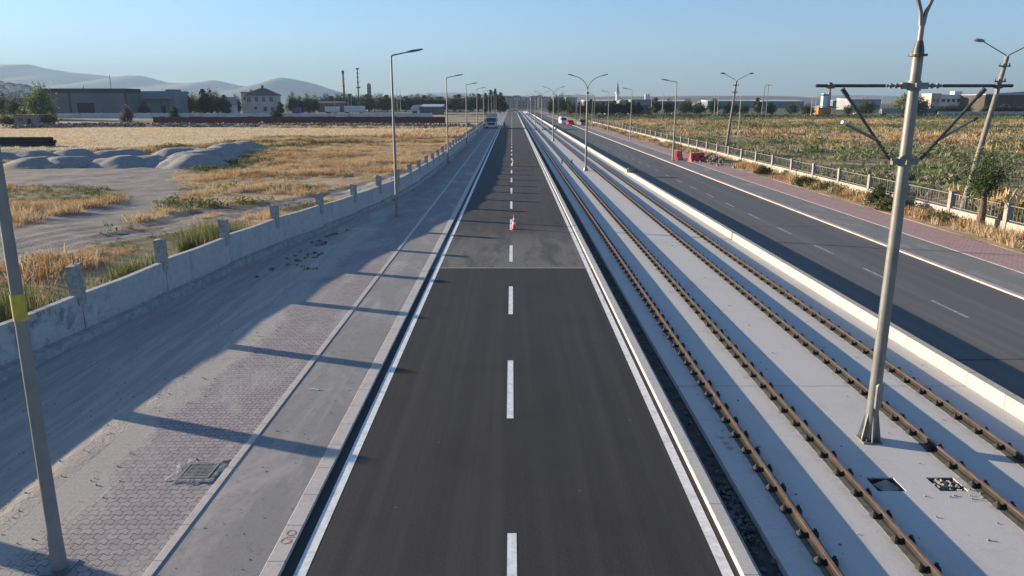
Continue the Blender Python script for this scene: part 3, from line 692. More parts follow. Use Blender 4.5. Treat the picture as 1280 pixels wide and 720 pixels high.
for s in (-1, 1):
    a = MB().tube([(s * .55, 0, 7.36), (s * 1.88, 0, 7.36)], .031, 12).build('cross_arm', M['galv_dark'], t, smooth=True)
    mb = MB()
    for u in range(5): mb.tube([(s * (.27 + u * .055), 0, 7.36), (s * (.30 + u * .055), 0, 7.36)], .05 if u % 2 else .03, 10)
    mb.build('insulator', M['galv'], a)
    mb = MB(); mb.dome((s * 1.6, 0, 7.37), .055, .05, .06, 8, 3); mb.box(s * 1.6 - .07, s * 1.6 + .07, -.05, .05, 7.31, 7.38); mb.tube([(s * 1.6, 0, 7.33), (s * 1.6, 0, 7.2)], .02, 6)
    mb.build('wire_clamp', M['insul'] if s < 0 else M['galv_dark'], a)
    b = MB().tube([(s * .30, 0, 5.97), (s * 1.36, 0, 7.3)], .031, 10).build('brace', M['galv_dark'], t, smooth=True)
    d = Vector((s * 1.06, 0, 1.33)).normalized(); mb = MB()
    for u in range(6): c = Vector((s * .32, 0, 6.0)) + d * (u * .07); mb.tube([c, c + d * .035], .05 if u % 2 else .036, 10)
    for u in range(4): c = Vector((s * 1.25, 0, 7.16)) + d * (u * .05); mb.tube([c, c + d * .03], .045, 10)
    mb.build('insulator', M['galv_dark'], b)
    p0 = Vector((s * .62, 0, 6.36)); p1 = Vector((s * 1.35, -.25 if s < 0 else .2, 6.66 if s < 0 else 6.72))
    a2 = MB().tube([p0, p0.lerp(p1, .4), p1], [.035, .03, .024], 8).build('steady_arm', M['galv'], t, smooth=True)
    MB().tube([p1, p1 + (p1 - p0).normalized() * .08], .035, 8).build('end_cap', M['white'] if s < 0 else M['galv_dark'], a2)
# further masts of the row, lamp heads only
def lamp_double(label, loc, group=None):
    t = thing('street_lamp', label, 'street lamp', loc, 0, group)
    MB().tube([(0, 0, 0), (0, 0, 8.1)], [.12, .08], 14).build('pole', M['galv'], t, smooth=True)
    MB().tube([(0, 0, -.01), (0, 0, .05), (0, 0, .32), (0, 0, .34)], [.27, .27, .2, .16], 12).build('base_plate', M['galv'], t)
    MB().tube([(0, 0, 7.9), (0, 0, 8.06)], .15, 12).build('top_collar', M['galv_dark'], t)
    yarms(t, 8.45, 9.75, 2.1, 'galv'); return t
G3 = 'double arm lamps between the tram tracks'
dl = lamp_double('double arm lamp between the tracks, next after the mast with crossarms', (7.8, 79, ZR), G3)
for yy, lb in ((141, 'second double arm lamp after the mast with crossarms, between the tracks'), (196, 'third double arm lamp after the mast with crossarms, between the tracks'),
               (252, 'fourth double arm lamp after the mast with crossarms, between the tracks'), (310, 'fifth double arm lamp after the mast with crossarms, between the tracks'), (370, 'last visible double arm lamp between the tracks, near the town')):
    dup(dl, (7.7, yy, ZR), label=lb)
# two small dark bollards on the slab
for i, (x, yy) in enumerate(((5.95, 89), (7.15, 89.4))):
    t = thing('track_marker', ['short dark marker post standing between the first two rails', 'short dark marker post beside the second rail, before the lamp'][i], 'marker post', (x, yy, ZR), group='short marker posts on the slab')
    MB().box(-.07, .07, -.05, .05, 0, .42).build('post', M['galv_dark'], t, bevel=.01); MB().box(-.12, .12, -.1, .1, 0, .04).build('base_plate', M['galv_dark'], t)

# old leaning concrete lamp posts behind the fence
def old_lamp(label, base, top, heads, group):
    t = thing('old_lamp_post', label, 'lamp post', base, 0, group); b = Vector(base); tp = Vector(top) - b; u = tp.normalized()
    MB().tube([(0, 0, -.2), tp], [.19, .12], 10).build('pole', M['old_pole'], t, smooth=True)
    for d in (.55, 1.45):
        c = tp - u * d; mb = MB(); mb.box(c.x - .35, c.x + .35, c.y - .05, c.y + .05, c.z - .05, c.z + .03)
        for s in (-1, 1): mb.tube([(c.x + s * .3, c.y, c.z + .03), (c.x + s * .3, c.y, c.z + .17)], [.04, .03], 8)
        mb.build('insulator_bracket', M['galv_dark'], t)
    for s in (-1, 1):
        e = tp + Vector((s * 1.55, 0, .85)); a = MB().tube([tp - u * .1, tp + Vector((s * .1, 0, .08)), e], [.035, .03, .03], 8).build('lamp_arm', M['galv_dark'], t, smooth=True)
        R = Matrix.Translation(e) @ Matrix.Rotation(-s * .1, 4, 'Y'); x0, x1 = sorted((-s * .05, s * .62))
        hb = MB(); hb.dome((0, 0, 0), .36, .17, .13, 12, 4); hb.dome((0, 0, 0), .36, .17, -.07, 12, 3); hb.v = [tuple(R @ (Vector(p) + Vector((s * .28, 0, .02)))) for p in hb.v]
        hb.build('lamp_head', M['lamp_grey'], a, smooth=True)
    return t
old_lamp('old leaning concrete lamp post with two heads, behind the fence near the red barriers', (28.1, 99, -.1), (29.0, 99.2, 9.55), 2, 'old leaning concrete lamp posts')
old_lamp('old leaning concrete lamp post with two heads, behind the small tree', (28.2, 46.3, -.1), (29.75, 46.5, 9.55), 2, 'old leaning concrete lamp posts')

# ------------------------------------------------------------------ cones, barriers, pipe, rubble on the roads
def cone(label, loc, h):
    t = thing('traffic_cone', label, 'traffic cone', loc, rnd.uniform(0, 1), 'red traffic cones'); k = h / .95
    MB().box(-.21 * k, .21 * k, -.21 * k, .21 * k, 0, .04 * k).build('base', M['orange'], t, bevel=.01)
    r = lambda z: (.14 - .11 * z / .95) * k
    MB().tube([(0, 0, z * k) for z in (.04, .3, .301, .9, .95)], [r(.04), r(.3), r(.301), r(.9), r(.95) * .8], 16).build('cone_body', M['orange'], t, smooth=True)
    for z0, z1 in ((.32, .48), (.62, .74)): MB().tube([(0, 0, z0 * k), (0, 0, z1 * k)], [r(z0) + .004, r(z1) + .004], 16, False).build('reflective_band', M['white'], t, smooth=True)
cone('red and white traffic cone on the centre line, on the dusty asphalt patch', (.12, 41.0, .004), .8)
cone('second red traffic cone farther along the centre line', (.12, 83.6, .004), .8)
cone('small red cone standing at the kerb by the concrete wall pavement', (-3.4, 91, .0), .5)

def barrier(label, loc, rz, L, h, tilt=0):
    t = thing('plastic_barrier', label, 'barrier', loc, rz, 'red plastic road barriers'); t.rotation_euler[1] = tilt
    prof = [(-.28, 0), (.28, 0), (.28, .16), (.14, .34), (.09, h), (-.09, h), (-.14, .34), (-.28, .16)]
    MB().sidewall(prof, -L / 2, L / 2).build('body', M['red_plastic'], t, bevel=.03)
    for s in (-1, 1):
        for k in (-.25, .25): MB().box(k * L - .14, k * L + .14, *sorted((s * .105, s * .16)), .52, .66).build('recess', M['dark'], t)
    MB().box(-L * .3, L * .3, -.1, .1, h * .97, h * 1.02).build('top_strip', M['white'], t)
barrier('upright red plastic barrier of the pair beside the far pavement lamp', (20.75, 93.5, -.11), .9, 1.5, 1.15)
barrier('red plastic barrier lying by the rubble heap, nearer the fence', (22.5, 91.2, -.11), .35, 1.9, 1.05)
barrier('red plastic barrier on end behind the pair, partly hidden', (21.4, 95.6, -.11), 1.2, 1.3, 1.3)
pts = []
for _ in range(300):
    a, r = rnd.uniform(0, 6.28), abs(rnd.gauss(0, 1)); pts.append((24.3 + r * math.cos(a) * 1.1, 90.5 + r * math.sin(a) * 3.2, -.05 + max(0, .6 * math.exp(-r * r) + rnd.uniform(-.1, .1))))
stones('rubble', pts, .05, .20, M['stone'], 'heap of grey rubble on the far pavement beside the red barriers')
t = thing('concrete_pipe', 'broken grey concrete pipe resting on the high kerb by the tracks', 'pipe', (11.75, 73, .42), .25)
mb = MB(); n_ = 16; L = .95
vs = [(x, r * math.cos(a), r * math.sin(a)) for x, r in ((-L / 2, .24), (L / 2, .24), (L / 2, .18), (-L / 2, .18)) for a in np.linspace(0, 2 * math.pi, n_, endpoint=False)]
mb.add(vs, [(k * n_ + j, k * n_ + (j + 1) % n_, ((k + 1) % 4) * n_ + (j + 1) % n_, ((k + 1) % 4) * n_ + j) for k in range(4) for j in range(n_)]); mb.build('pipe_shell', M['stone'], t)

# ------------------------------------------------------------------ vehicles
def wheel(parent, x, y, r, wd):
    w_ = MB().tube([(x - wd / 2, y, r), (x + wd / 2, y, r)], r, 16).build('wheel', M['tyre'], parent, smooth=True)
    o = MB().tube([(x - wd / 2 - .01, y, r), (x + wd / 2 + .01, y, r)], r * .55, 12).build('rim', M['chrome'], w_)
def car(name, label, cat, loc, rz, col, L=4.4, W=1.78, H=1.5, kind='car', group=None):
    t = thing(name, label, cat, loc, rz, group); pm = paint('car_paint_' + name + '_%d' % len(M), col)
    if kind == 'van': prof = [(-L / 2, .3), (L / 2, .3), (L / 2, H * .93), (L / 2 - .12, H), (-L / 2 + 1.1, H), (-L / 2 + .75, H * .93), (-L / 2 + .25, H * .55), (-L / 2, H * .48)]; gw = [(-L / 2 + .32, H * .58), (-L / 2 + .82, H * .92), (-L / 2 + 2.3, H * .92), (-L / 2 + 2.3, H * .58)]
    elif kind == 'pickup': prof = [(-L / 2, .35), (L / 2, .35), (L / 2, H * .58), (.25, H * .58), (.2, H * .96), (0, H), (-.9, H), (-1.1, H * .96), (-1.6, H * .6), (-L / 2 + .1, H * .54), (-L / 2, H * .45)]; gw = [(-1.5, H * .63), (-1.08, H * .93), (.12, H * .93), (.16, H * .63)]
    else: prof = [(-L / 2, .25), (L / 2, .25), (L / 2, H * .55), (L / 2 - .15, H * .62), (L * .33, H * .66), (L * .2, H * .97), (L * .1, H), (-L * .08, H), (-L * .14, H * .97), (-L * .27, H * .63), (-L / 2 + .1, H * .52), (-L / 2, H * .4)]; gw = [(-L * .24, H * .66), (-L * .135, H * .93), (L * .185, H * .93), (L * .29, H * .68)]
    MB().sidewall(prof, -W / 2, W / 2).build('body', pm, t, bevel=.05)
    for s in (-1, 1): MB().sidewall(gw, *sorted((s * (W / 2 - .02), s * (W / 2 + .006)))).build('side_window', M['glass'], t)
    f0, f1 = gw[0], gw[1]; b0, b1 = gw[3], gw[2]; e = .05
    for nm, p, q, d in (('windscreen', f0, f1, -1), ('rear_window', b0, b1, 1)):
        MB().add([(-W * .42, p[0] + d * .12, p[1]), (W * .42, p[0] + d * .12, p[1]), (W * .38, q[0] + d * .11, q[1]), (-W * .38, q[0] + d * .11, q[1]), (-W * .42, p[0], p[1]), (W * .42, p[0], p[1]), (W * .38, q[0], q[1]), (-W * .38, q[0], q[1])],
                 [(0, 1, 2, 3), (7, 6, 5, 4), (0, 4, 5, 1), (1, 5, 6, 2), (2, 6, 7, 3), (3, 7, 4, 0)]).build(nm, M['glass'], t)
    for s in (-1, 1):
        for yy in (-L * .31, L * .31): wheel(t, s * (W / 2 - .1), yy, .33, .22)
        MB().box(s * W * .36 - .14, s * W * .36 + .14, -L / 2 - .012, -L / 2 + .05, H * .36, H * .44).build('headlight', M['white'], t)
        MB().box(s * W * .40 - .1, s * W * .40 + .1, L / 2 - .05, L / 2 + .012, H * .42, H * .52).build('tail_light', M['red_plastic'], t)
    return t
def truck(label, loc, rz, cab, body, L=8.5, W=2.5, H=3.5, cat='truck', box=True):
    t = thing('truck', label, cat, loc, rz); cm, bm = paint('truck_cab_%d' % len(M), cab), paint('truck_body_%d' % len(M), body, .6)
    c = MB().sidewall([(-L / 2, .55), (-L / 2 + 2.1, .55), (-L / 2 + 2.1, 2.95), (-L / 2 + .35, 2.95), (-L / 2 + .08, 1.75), (-L / 2, 1.6)], -W / 2, W / 2).build('cab', cm, t, bevel=.06)
    MB().add([(-W * .43, -L / 2 + .02, 1.75), (W * .43, -L / 2 + .02, 1.75), (W * .43, -L / 2 + .27, 2.72), (-W * .43, -L / 2 + .27, 2.72), (-W * .43, -L / 2 + .2, 1.75), (W * .43, -L / 2 + .2, 1.75), (W * .43, -L / 2 + .42, 2.72), (-W * .43, -L / 2 + .42, 2.72)],
             [(0, 1, 2, 3), (7, 6, 5, 4), (0, 4, 5, 1), (1, 5, 6, 2), (2, 6, 7, 3), (3, 7, 4, 0)]).build('windscreen', M['glass'], c)
    MB().box(-W * .34, W * .34, -L / 2 - .03, -L / 2 + .05, .95, 1.5).build('grille', M['dark'], c)
    MB().box(-W / 2, W / 2, -L / 2 - .12, -L / 2 + .1, .5, .82).build('bumper', cm, c, bevel=.03)
    for s in (-1, 1):
        MB().box(*sorted((s * W * .30, s * W * .46)), -L / 2 - .14, -L / 2 - .1, .6, .76).build('headlight', M['white'], c)
        MB().box(*sorted((s * (W / 2 + .05), s * (W / 2 + .25))), -L / 2 + .05, -L / 2 + .15, 1.9, 2.6).build('mirror', M['dark'], c)
        MB().sidewall([(-L / 2 + .5, 1.75), (-L / 2 + .75, 2.7), (-L / 2 + 1.5, 2.7), (-L / 2 + 1.5, 1.75)], *sorted((s * (W / 2 - .02), s * (W / 2 + .006)))).build('side_window', M['glass'], c)
        for yy in (-L / 2 + 1.2, L / 2 - 2.6, L / 2 - 1.3): wheel(t, s * (W / 2 - .2), yy, .5, .32)
    MB().box(-.45, .45, -L / 2 + 1.5, L / 2, .6, .9).build('chassis', M['dark'], t)
    mb = MB(); y0, y1 = -L / 2 + 2.3, L / 2
    if box: mb.box(-W / 2, W / 2, y0, y1, 1.1, H)
    else: mb.sidewall([(y0, 1.0), (y1 - .3, 1.0), (y1, H * .95), (y0, H)], -W / 2, W / 2)
    mb.build('cargo_body', bm, t, bevel=.04)
    return t
truck('white truck parked on the pavement by the end of the concrete wall', (-5.55, 206, .05), 0, (.50, .50, .49), (.33, .33, .33), 8.5, 2.9, 3.9, box=False)
car('van', 'white van parked at the edge of the far road near the junction', 'van', (16.9, 252, ZR), .12, (.68, .68, .66), 5.0, 1.95, 2.2, 'van')
car('parked_car', 'small red car behind the white van on the far road', 'car', (18.4, 240, ZR), .1, (.50, .03, .04))
car('pickup', 'grey pickup parked beside the far road at the fence end', 'pickup', (21.4, 232, -.11), .15, (.17, .17, .17), 5.2, 1.9, 1.9, 'pickup')
car('van', 'white van driving away down the main road near the town', 'van', (2.2, 500, 0), 0, (.7, .7, .7), 5.0, 2.0, 2.3, 'van')
car('parked_car', 'white car at the junction beside the tram tracks', 'car', (9.3, 480, 0), .9, (.7, .7, .7))

# a person at the road edge near the truck
def person(label, loc, rz):
    J = {'pelvis': (0, 0, .95), 'waist': (0, 0, 1.12), 'chest': (0, .01, 1.36), 'neck': (0, 0, 1.50), 'head': (0, -.02, 1.60), 'top': (0, -.02, 1.72)}
    names = list(J); V_ = [J[k] for k in names]; E_ = [(0, 1), (1, 2), (2, 3), (3, 4), (4, 5)]; R_ = [.14, .125, .15, .055, .095, .075]
    for s in (-1, 1):
        b = len(V_); V_ += [(s * .19, 0, 1.43), (s * .25, .02, 1.16), (s * .24, -.07, .93), (s * .235, -.1, .84)]; R_ += [.06, .048, .04, .045]; E_ += [(2, b), (b, b + 1), (b + 1, b + 2), (b + 2, b + 3)]
        b = len(V_); V_ += [(s * .1, 0, .88), (s * .11, -.03 if s < 0 else .02, .5), (s * .11, .02, .09), (s * .12, -.14, .035)]; R_ += [.095, .065, .05, .045]; E_ += [(0, b), (b, b + 1), (b + 1, b + 2), (b + 2, b + 3)]
    t = thing('person', label, 'person', loc, rz)
    me = bpy.data.meshes.new('body'); me.from_pydata(V_, E_, []); o = bpy.data.objects.new('body', me); C.objects.link(o); o.parent = t
    sk = o.modifiers.new('skin', 'SKIN')
    for v, r in zip(me.skin_vertices[0].data, R_): v.radius = (r, r * .85)
    me.skin_vertices[0].data[0].use_root = True
    sub = o.modifiers.new('sub', 'SUBSURF'); sub.levels = sub.render_levels = 1
    me.materials.append(M['navy'])
    MB().dome((0, -.02, 1.60), .085, .10, .135, 12, 4).build('hair', M['hair'], t, smooth=True)
    fc = MB().dome((0, 0, 0), .075, .075, .05, 12, 4).build('face', M['skin'], t, smooth=True); fc.location = (0, -.075, 1.58); fc.rotation_euler = (math.pi / 2, 0, 0)
    return t
person('person in dark clothes standing at the road edge beside the white truck', (-2.05, 206, 0), .3)

# ------------------------------------------------------------------ gravel piles, pipes, banks of the building site
def pile(name, label, cat, segs, wd, h, mat, seed=1, res=.45, group=None, nz=.12, kind=None):
    P = np.array(segs, float); x0, y0 = P.min(0) - wd - 1; x1, y1 = P.max(0) + wd + 1
    ax = np.arange(x0, x1, res); ay = np.arange(y0, y1, res); A, B = np.meshgrid(ax, ay)
    pr_ = random.Random(seed); z = np.full(A.shape, -.25); kk = h / wd
    L = sum(math.hypot(b[0] - a[0], b[1] - a[1]) for a, b in zip(segs, segs[1:])); nc = max(3, int(L / (wd * .4)) + 2)
    for i in range(nc):
        u = i / (nc - 1) * L; k = 0
        while k < len(segs) - 2 and u > math.hypot(segs[k + 1][0] - segs[k][0], segs[k + 1][1] - segs[k][1]): u -= math.hypot(segs[k + 1][0] - segs[k][0], segs[k + 1][1] - segs[k][1]); k += 1
        sl = math.hypot(segs[k + 1][0] - segs[k][0], segs[k + 1][1] - segs[k][1]) + 1e-6; f = min(1, u / sl)
        px_ = segs[k][0] + (segs[k + 1][0] - segs[k][0]) * f + pr_.uniform(-.25, .25) * wd; py_ = segs[k][1] + (segs[k + 1][1] - segs[k][1]) * f + pr_.uniform(-.25, .25) * wd
        hc = h * pr_.uniform(.78, 1.08); r_ = np.hypot(A - px_, B - py_) * (1 + .25 * (fbm(A * .5, B * .5, seed + i, 2) - .4))
        z = np.maximum(z, np.minimum(hc - kk * r_, hc * .74))
    z = z + (fbm(A * 1.2, B * 1.2, seed + 9) - .47) * nz; z = np.where(z < -.2, -.25, z)
    V = np.stack([A.ravel(), B.ravel(), z.ravel()], 1); cx, cy = V[:, 0].mean(), V[:, 1].mean(); V[:, 0] -= cx; V[:, 1] -= cy
    nxx, nyy = len(ax), len(ay); ix = np.arange(nxx * nyy).reshape(nyy, nxx)
    F = np.stack([ix[:-1, :-1].ravel(), ix[:-1, 1:].ravel(), ix[1:, 1:].ravel(), ix[1:, :-1].ravel()], 1)
    F = F[(V[F, 2] > -.24).any(1)]
    o = np_mesh(name, V, F, mat, smooth=True); o.location = (cx, cy, 0)
    return prop(o, label, cat, group, kind)
GP = 'heaps of grey gravel on the building site'
def pp(px, D): return (X_at(px, D), D)
for k, (lb, sg, wd, h) in enumerate((
    ('outermost small grey gravel heap in the front row, towards the black pipes', [pp(20, 82), pp(30, 83)], 3.2, 1.55),
    ('grey gravel heap with a sunlit flank, second in the front row', [pp(70, 83), pp(84, 84)], 3.1, 1.6),
    ('long flat-topped grey gravel ridge in the middle of the front row', [pp(118, 84), pp(190, 84)], 3.0, 1.65),
    ('long grey gravel ridge running back from the yard beside the dry weeds', [pp(226, 82), pp(255, 95), pp(300, 112)], 3.2, 2.0),
    ('low grey gravel heap behind the outermost front heap', [pp(-30, 93), pp(40, 94)], 3.0, 1.5),
    ('pointed grey gravel heap behind the sunlit one, in the back row', [pp(80, 95), pp(95, 97)], 3.0, 1.75),
    ('low grey gravel heap behind the long flat ridge', [pp(118, 96), pp(150, 98)], 2.8, 1.4),
    ('grey gravel heap behind the fork of the two long ridges', [pp(205, 96), pp(240, 98)], 2.8, 1.7),
    ('grey gravel heap at the outer edge of the yard', [pp(-80, 85), pp(-40, 86)], 3.2, 1.6))):
    pile('gravel_pile', lb, 'gravel heap', sg, wd * 1.1, h * .86, M['gravel_pile'], 20 + k, group=GP, nz=.2)
for k, (x, z) in enumerate(((0, .26), (.54, .26), (1.08, .26), (.27, .72), (.81, .72), (.54, 1.18))):
    t = MB().tube([(-12, 0, 0), (12, 0, 0)], .26, 10).build('black_pipe', M['pipe_black'], smooth=True)
    t.location = (X_at(62, 120) - 12 - rnd.uniform(0, 1), 120 + x, z + .05)
    prop(t, 'long black pipe in the stack lying behind the gravel heaps', 'pipe', 'stack of black pipes')
bank = [pp(20, 205), pp(120, 216), pp(240, 218), pp(400, 216), pp(500, 214), pp(590, 205)]
struct(pile('earth_bank', None, None, bank, 4.5, 1.15, simple('bank_earth', (.22, .20, .18), (.14, .13, .115), .8, .95, bump=1, bscale=1.5, bdist=.3, obj=False), 44, .9, nz=.7))
pts = []
for _ in range(1500):
    i = rnd.randrange(len(bank) - 1); u = rnd.random(); a, b = bank[i], bank[i + 1]; pts.append((a[0] + (b[0] - a[0]) * u + rnd.gauss(0, 2), a[1] + (b[1] - a[1]) * u + rnd.gauss(-1, 2.2), rnd.uniform(.2, 1.1)))
stones('rubble', pts, .1, .42, simple('rubble_stone', (.20, .185, .17), (.12, .11, .10), .5, .95, obj=False), 'broken stone and rubble along the earth bank behind the straw field')

def post_row(parent, name, mat, x0, x1, y, z0, z1, n_, r):
    for k in range(n_): 
        x = x0 + (x1 - x0) * k / (n_ - 1); MB().tube([(x, y, z0), (x, y, z1)], r, 6).build(name, mat, parent)
t = thing('sheet_fence', 'low dark red sheet fence along the edge of the building site', 'fence', (0, 254, 0))
xa, xb = X_at(190, 254), X_at(556, 254)
nseg = 24
for k in range(nseg):
    a = xa + (xb - xa) * k / nseg; b = xa + (xb - xa) * (k + 1) / nseg; h0 = 2.15 + rnd.uniform(-.18, .12); h1 = 2.15 + rnd.uniform(-.18, .12)
    MB().add([(a + .03, 0, .0), (b - .03, 0, .0), (b - .03, 0, h1), (a + .03, 0, h0), (a + .03, .05, .0), (b - .03, .05, .0), (b - .03, .05, h1), (a + .03, .05, h0)], [(0, 1, 2, 3), (7, 6, 5, 4), (3, 2, 6, 7), (0, 4, 5, 1), (0, 3, 7, 4), (1, 5, 6, 2)]).build('sheet', M['red_mesh'], t)
post_row(t, 'post', M['galv_dark'], xa, xb, .1, 0, 2.5, nseg + 1, .06)
t = thing('boundary_wall', 'long pale whitewashed wall in front of the warehouses and house', 'wall', (0, 330, 0))
xa, xb = X_at(68, 330), X_at(540, 330)
for k in range(16):
    a = xa + (xb - xa) * k / 16; b = xa + (xb - xa) * (k + 1) / 16
    MB().box(a + .0, b - .35, -.12, .12, -.2, 2.25 + rnd.uniform(-.1, .1)).build('wall_panel', M['white_wall'], t); MB().box(b - .345, b - .005, -.18, .18, -.2, 2.5).build('pier', M['white_wall'], t)

# ------------------------------------------------------------------ trees
def tree_mesh(seed, h, cw, kind):
    """trunk MB and leaf arrays for one kind of tree; crown is a volume of many small leaf faces"""
    r = np.random.default_rng(seed); rr = random.Random(seed); tr = MB()
    th = h * {'round': .12, 'tall': .10, 'cypress': .05, 'willow': .10, 'shrub': .06, 'street': .36}[kind]
    tk = 2.3 if kind == 'street' else 1.0
    lean = Vector((rr.uniform(-.03, .03) * h, rr.uniform(-.03, .03) * h, 0))
    tr.tube([(0, 0, -.2), (0, 0, th * .5), tuple(lean * .5 + Vector((0, 0, th))), tuple(lean + Vector((0, 0, h * .72)))], [(h * .028 + .04) * tk, (h * .024 + .03) * tk, (h * .018 + .02) * tk, h * .004 + .01], 10)
    ends = []
    nl = {'round': 13, 'tall': 15, 'cypress': 14, 'willow': 14, 'shrub': 9, 'street': 12}[kind]
    for i in range(nl):
        u = (i + .5) / nl; a = i * 2.4 + rr.uniform(-.5, .5)
        z0 = th + (h * .68 - th) * u * .85
        if kind == 'cypress': rad = cw * .5 * (1 - u) * .8 + .1; z1 = z0 + h * .12
        elif kind == 'tall': rad = cw * .5 * (1 - .6 * abs(u - .35)) * rr.uniform(.5, .9); z1 = z0 + h * rr.uniform(.1, .24)
        else: rad = cw * .5 * math.sqrt(max(.1, 1 - (u * 1.15 - .35) ** 2)) * rr.uniform(.5, .98); z1 = z0 + h * rr.uniform(.05, .22)
        p0 = lean * (z0 / h) + Vector((0, 0, z0)); p1 = Vector((rad * math.cos(a), rad * math.sin(a), min(z1, h * .95)))
        tr.tube([p0, p0.lerp(p1, .5) + Vector((0, 0, h * .02)), p1], [h * .010 + .01, h * .007 + .008, .012], 5); ends.append((p1, 1)); ends.append((p0.lerp(p1, .55), .8))
    ends.append((lean + Vector((0, 0, h * .86)), 1.0))
    if kind in ('cypress', 'tall'): ends.append((lean + Vector((0, 0, h * .95)), .5))
    pos = []; colr = []
    per = {'street': 150, 'willow': 190}.get(kind, 150); ls = {'street': .085}.get(kind, max(.14, h * .036))
    for e, k in ends:
        cr = cw * {'cypress': .19, 'tall': .25, 'street': .27}.get(kind, .27) * k * rr.uniform(.7, 1.2); tone = rr.uniform(.75, 1.3)
        q = r.normal(0, .5, (per, 3)) * cr * np.array([1, 1, .8])
        if kind == 'willow': q[:, 2] -= np.abs(r.normal(0, .6, per)) * cr
        pos.append(np.array(e) + q); colr.append(np.clip(r.normal(tone, .18, per), .4, 1.8))
    pos = np.concatenate(pos); tone = np.concatenate(colr); keep = pos[:, 2] > h * .05; pos = pos[keep]; tone = tone[keep]
    n_ = len(pos); d1 = r.normal(size=(n_, 3)); d1 /= np.linalg.norm(d1, axis=1)[:, None]; d2 = np.cross(d1, r.normal(size=(n_, 3))); d2 /= np.linalg.norm(d2, axis=1)[:, None]
    s = ls * r.uniform(.6, 1.3, n_)[:, None]
    V = np.stack([pos - d1 * s, pos + d2 * s * .45, pos + d1 * s, pos - d2 * s * .45], 1).reshape(-1, 3)
    F = np.arange(n_ * 4).reshape(n_, 4)
    return tr, V, F, np.repeat(tone, 4)
TPROTO = {}
def tree(name, label, loc, h, cw, kind, col, group=None, seed=0, rz=None):
    key = (kind, seed % 3, col)
    H0, W0 = {'round': (8, 7), 'tall': (11, 5), 'cypress': (11, 3.2), 'willow': (13, 11), 'shrub': (2.4, 2.8), 'street': (4.3, 3.2)}[kind]
    if key not in TPROTO:
        t = thing(name, label, 'tree'); tr, V, F, tone = tree_mesh(31 * (seed % 3) + hash(kind) % 1 + len(kind) * 7, H0, W0, kind)
        tr.build('trunk', M['bark'], t, smooth=True); c = np.array(col)[None] * tone[:, None]; c[:, 0] *= 1 + (tone - 1) * .5
        np_mesh('crown', V, F, M['leaf'], t, c); TPROTO[key] = t
    else: t = dup(TPROTO[key]); t['label'] = label; t.name = name
    t.location = loc; t.scale = (cw / W0, cw / W0, h / H0); t.rotation_euler = (0, 0, rnd.uniform(0, 6.28) if rz is None else rz)
    t['category'] = 'shrub' if kind == 'shrub' else 'tree'
    if 'group' in t: del t['group']
    if group: t['group'] = group
    return t
DK, MD, LT_, OL, YG = (.036, .048, .020), (.056, .078, .026), (.13, .165, .06), (.085, .085, .04), (.13, .125, .04)
def far_tree(px, D, ytop, wpx, kind, col, label, group=None, seed=0, name='tree'):
    x = X_at(px, D); return tree(name, label, (x, D, -.1), Z_at(ytop, D), wpx * D / 951, kind, col, group, seed)
far_tree(52, 290, 103, 34, 'willow', LT_, 'big pale green leaning tree beside the dark warehouse', seed=1)
far_tree(22, 310, 117, 24, 'round', MD, 'round green tree beyond the big pale leaning tree, on its outer side', seed=2)
far_tree(4, 320, 116, 20, 'round', DK, 'dark round tree at the foot of the town hill', seed=0)
far_tree(38, 300, 128, 24, 'round', MD, 'low green tree under the big pale leaning tree', seed=1)
far_tree(158, 262, 131, 14, 'shrub', (.11, .085, .085), 'bare purplish shrub in front of the warehouse corner', name='shrub')
far_tree(181, 335, 126, 13, 'round', DK, 'small dark tree under the canopy of the second warehouse', seed=1)
far_tree(217, 300, 133, 12, 'tall', MD, 'slim green tree in front of the whitewashed wall by the second warehouse')
G = 'dark trees between the second warehouse and the house'
for i, (px, yt, wd) in enumerate(((228, 116, 15), (236, 113, 14), (246, 118, 15), (256, 112, 16), (264, 111, 17), (273, 115, 15), (282, 119, 13))):
    far_tree(px, 378 + i % 3 * 6, yt, wd, 'round' if i % 3 else 'tall', DK if i % 2 else MD, 'dark leafy tree in the clump between the second warehouse and the house', G, i)
far_tree(296, 395, 118, 13, 'round', MD, 'green tree just before the two storey house with the hip roof', seed=2)
far_tree(316, 430, 111, 9, 'round', DK, 'dark tree top showing behind the hip roof of the house', seed=1)
far_tree(350, 384, 127, 9, 'tall', DK, 'dark slim tree in front of the house side wall')
far_tree(345, 322, 136, 14, 'shrub', DK, 'dark shrub before the whitewashed wall below the house', name='shrub')
G = 'trees between the house and the brick factory'
for i, (px, yt, wd) in enumerate(((366, 116, 13), (376, 119, 13), (385, 117, 14), (394, 119, 13))):
    far_tree(px, 425 + i % 2 * 8, yt, wd, 'round', DK if i % 2 else MD, 'green tree in the clump between the house and the brick factory', G, i)
G = 'trees of the long treeline behind the building site'
for i in range(27):
    px = 408 + i * 7.6; far_tree(px, 560 + rnd.uniform(-25, 25), rnd.uniform(117.5, 121), rnd.uniform(16, 22), ('round', 'tall', 'round')[i % 3], (DK, MD, DK)[i % 3], 'green tree in the long treeline behind the building site', G, i)
G = 'tall dark trees at the road beyond the wall end'
for i, (px, yt, wd) in enumerate(((607, 117, 9), (613, 113, 10), (619, 112, 10), (625, 116, 10), (630, 122, 9))):
    far_tree(px, 430 + i * 9, yt, wd, 'tall', DK, 'tall dark tree at the roadside behind the parked truck', G, i)
G = 'trees between the tracks and the far road at the town end'
for i, (px, yt, wd) in enumerate(((688, 121, 9), (695, 118, 11), (702, 118, 12), (709, 121, 10))):
    far_tree(px, 440 + i * 5, yt, wd, 'round', MD, 'green tree at the town end of the tracks', G, i)
G = 'dark trees beyond the far road'
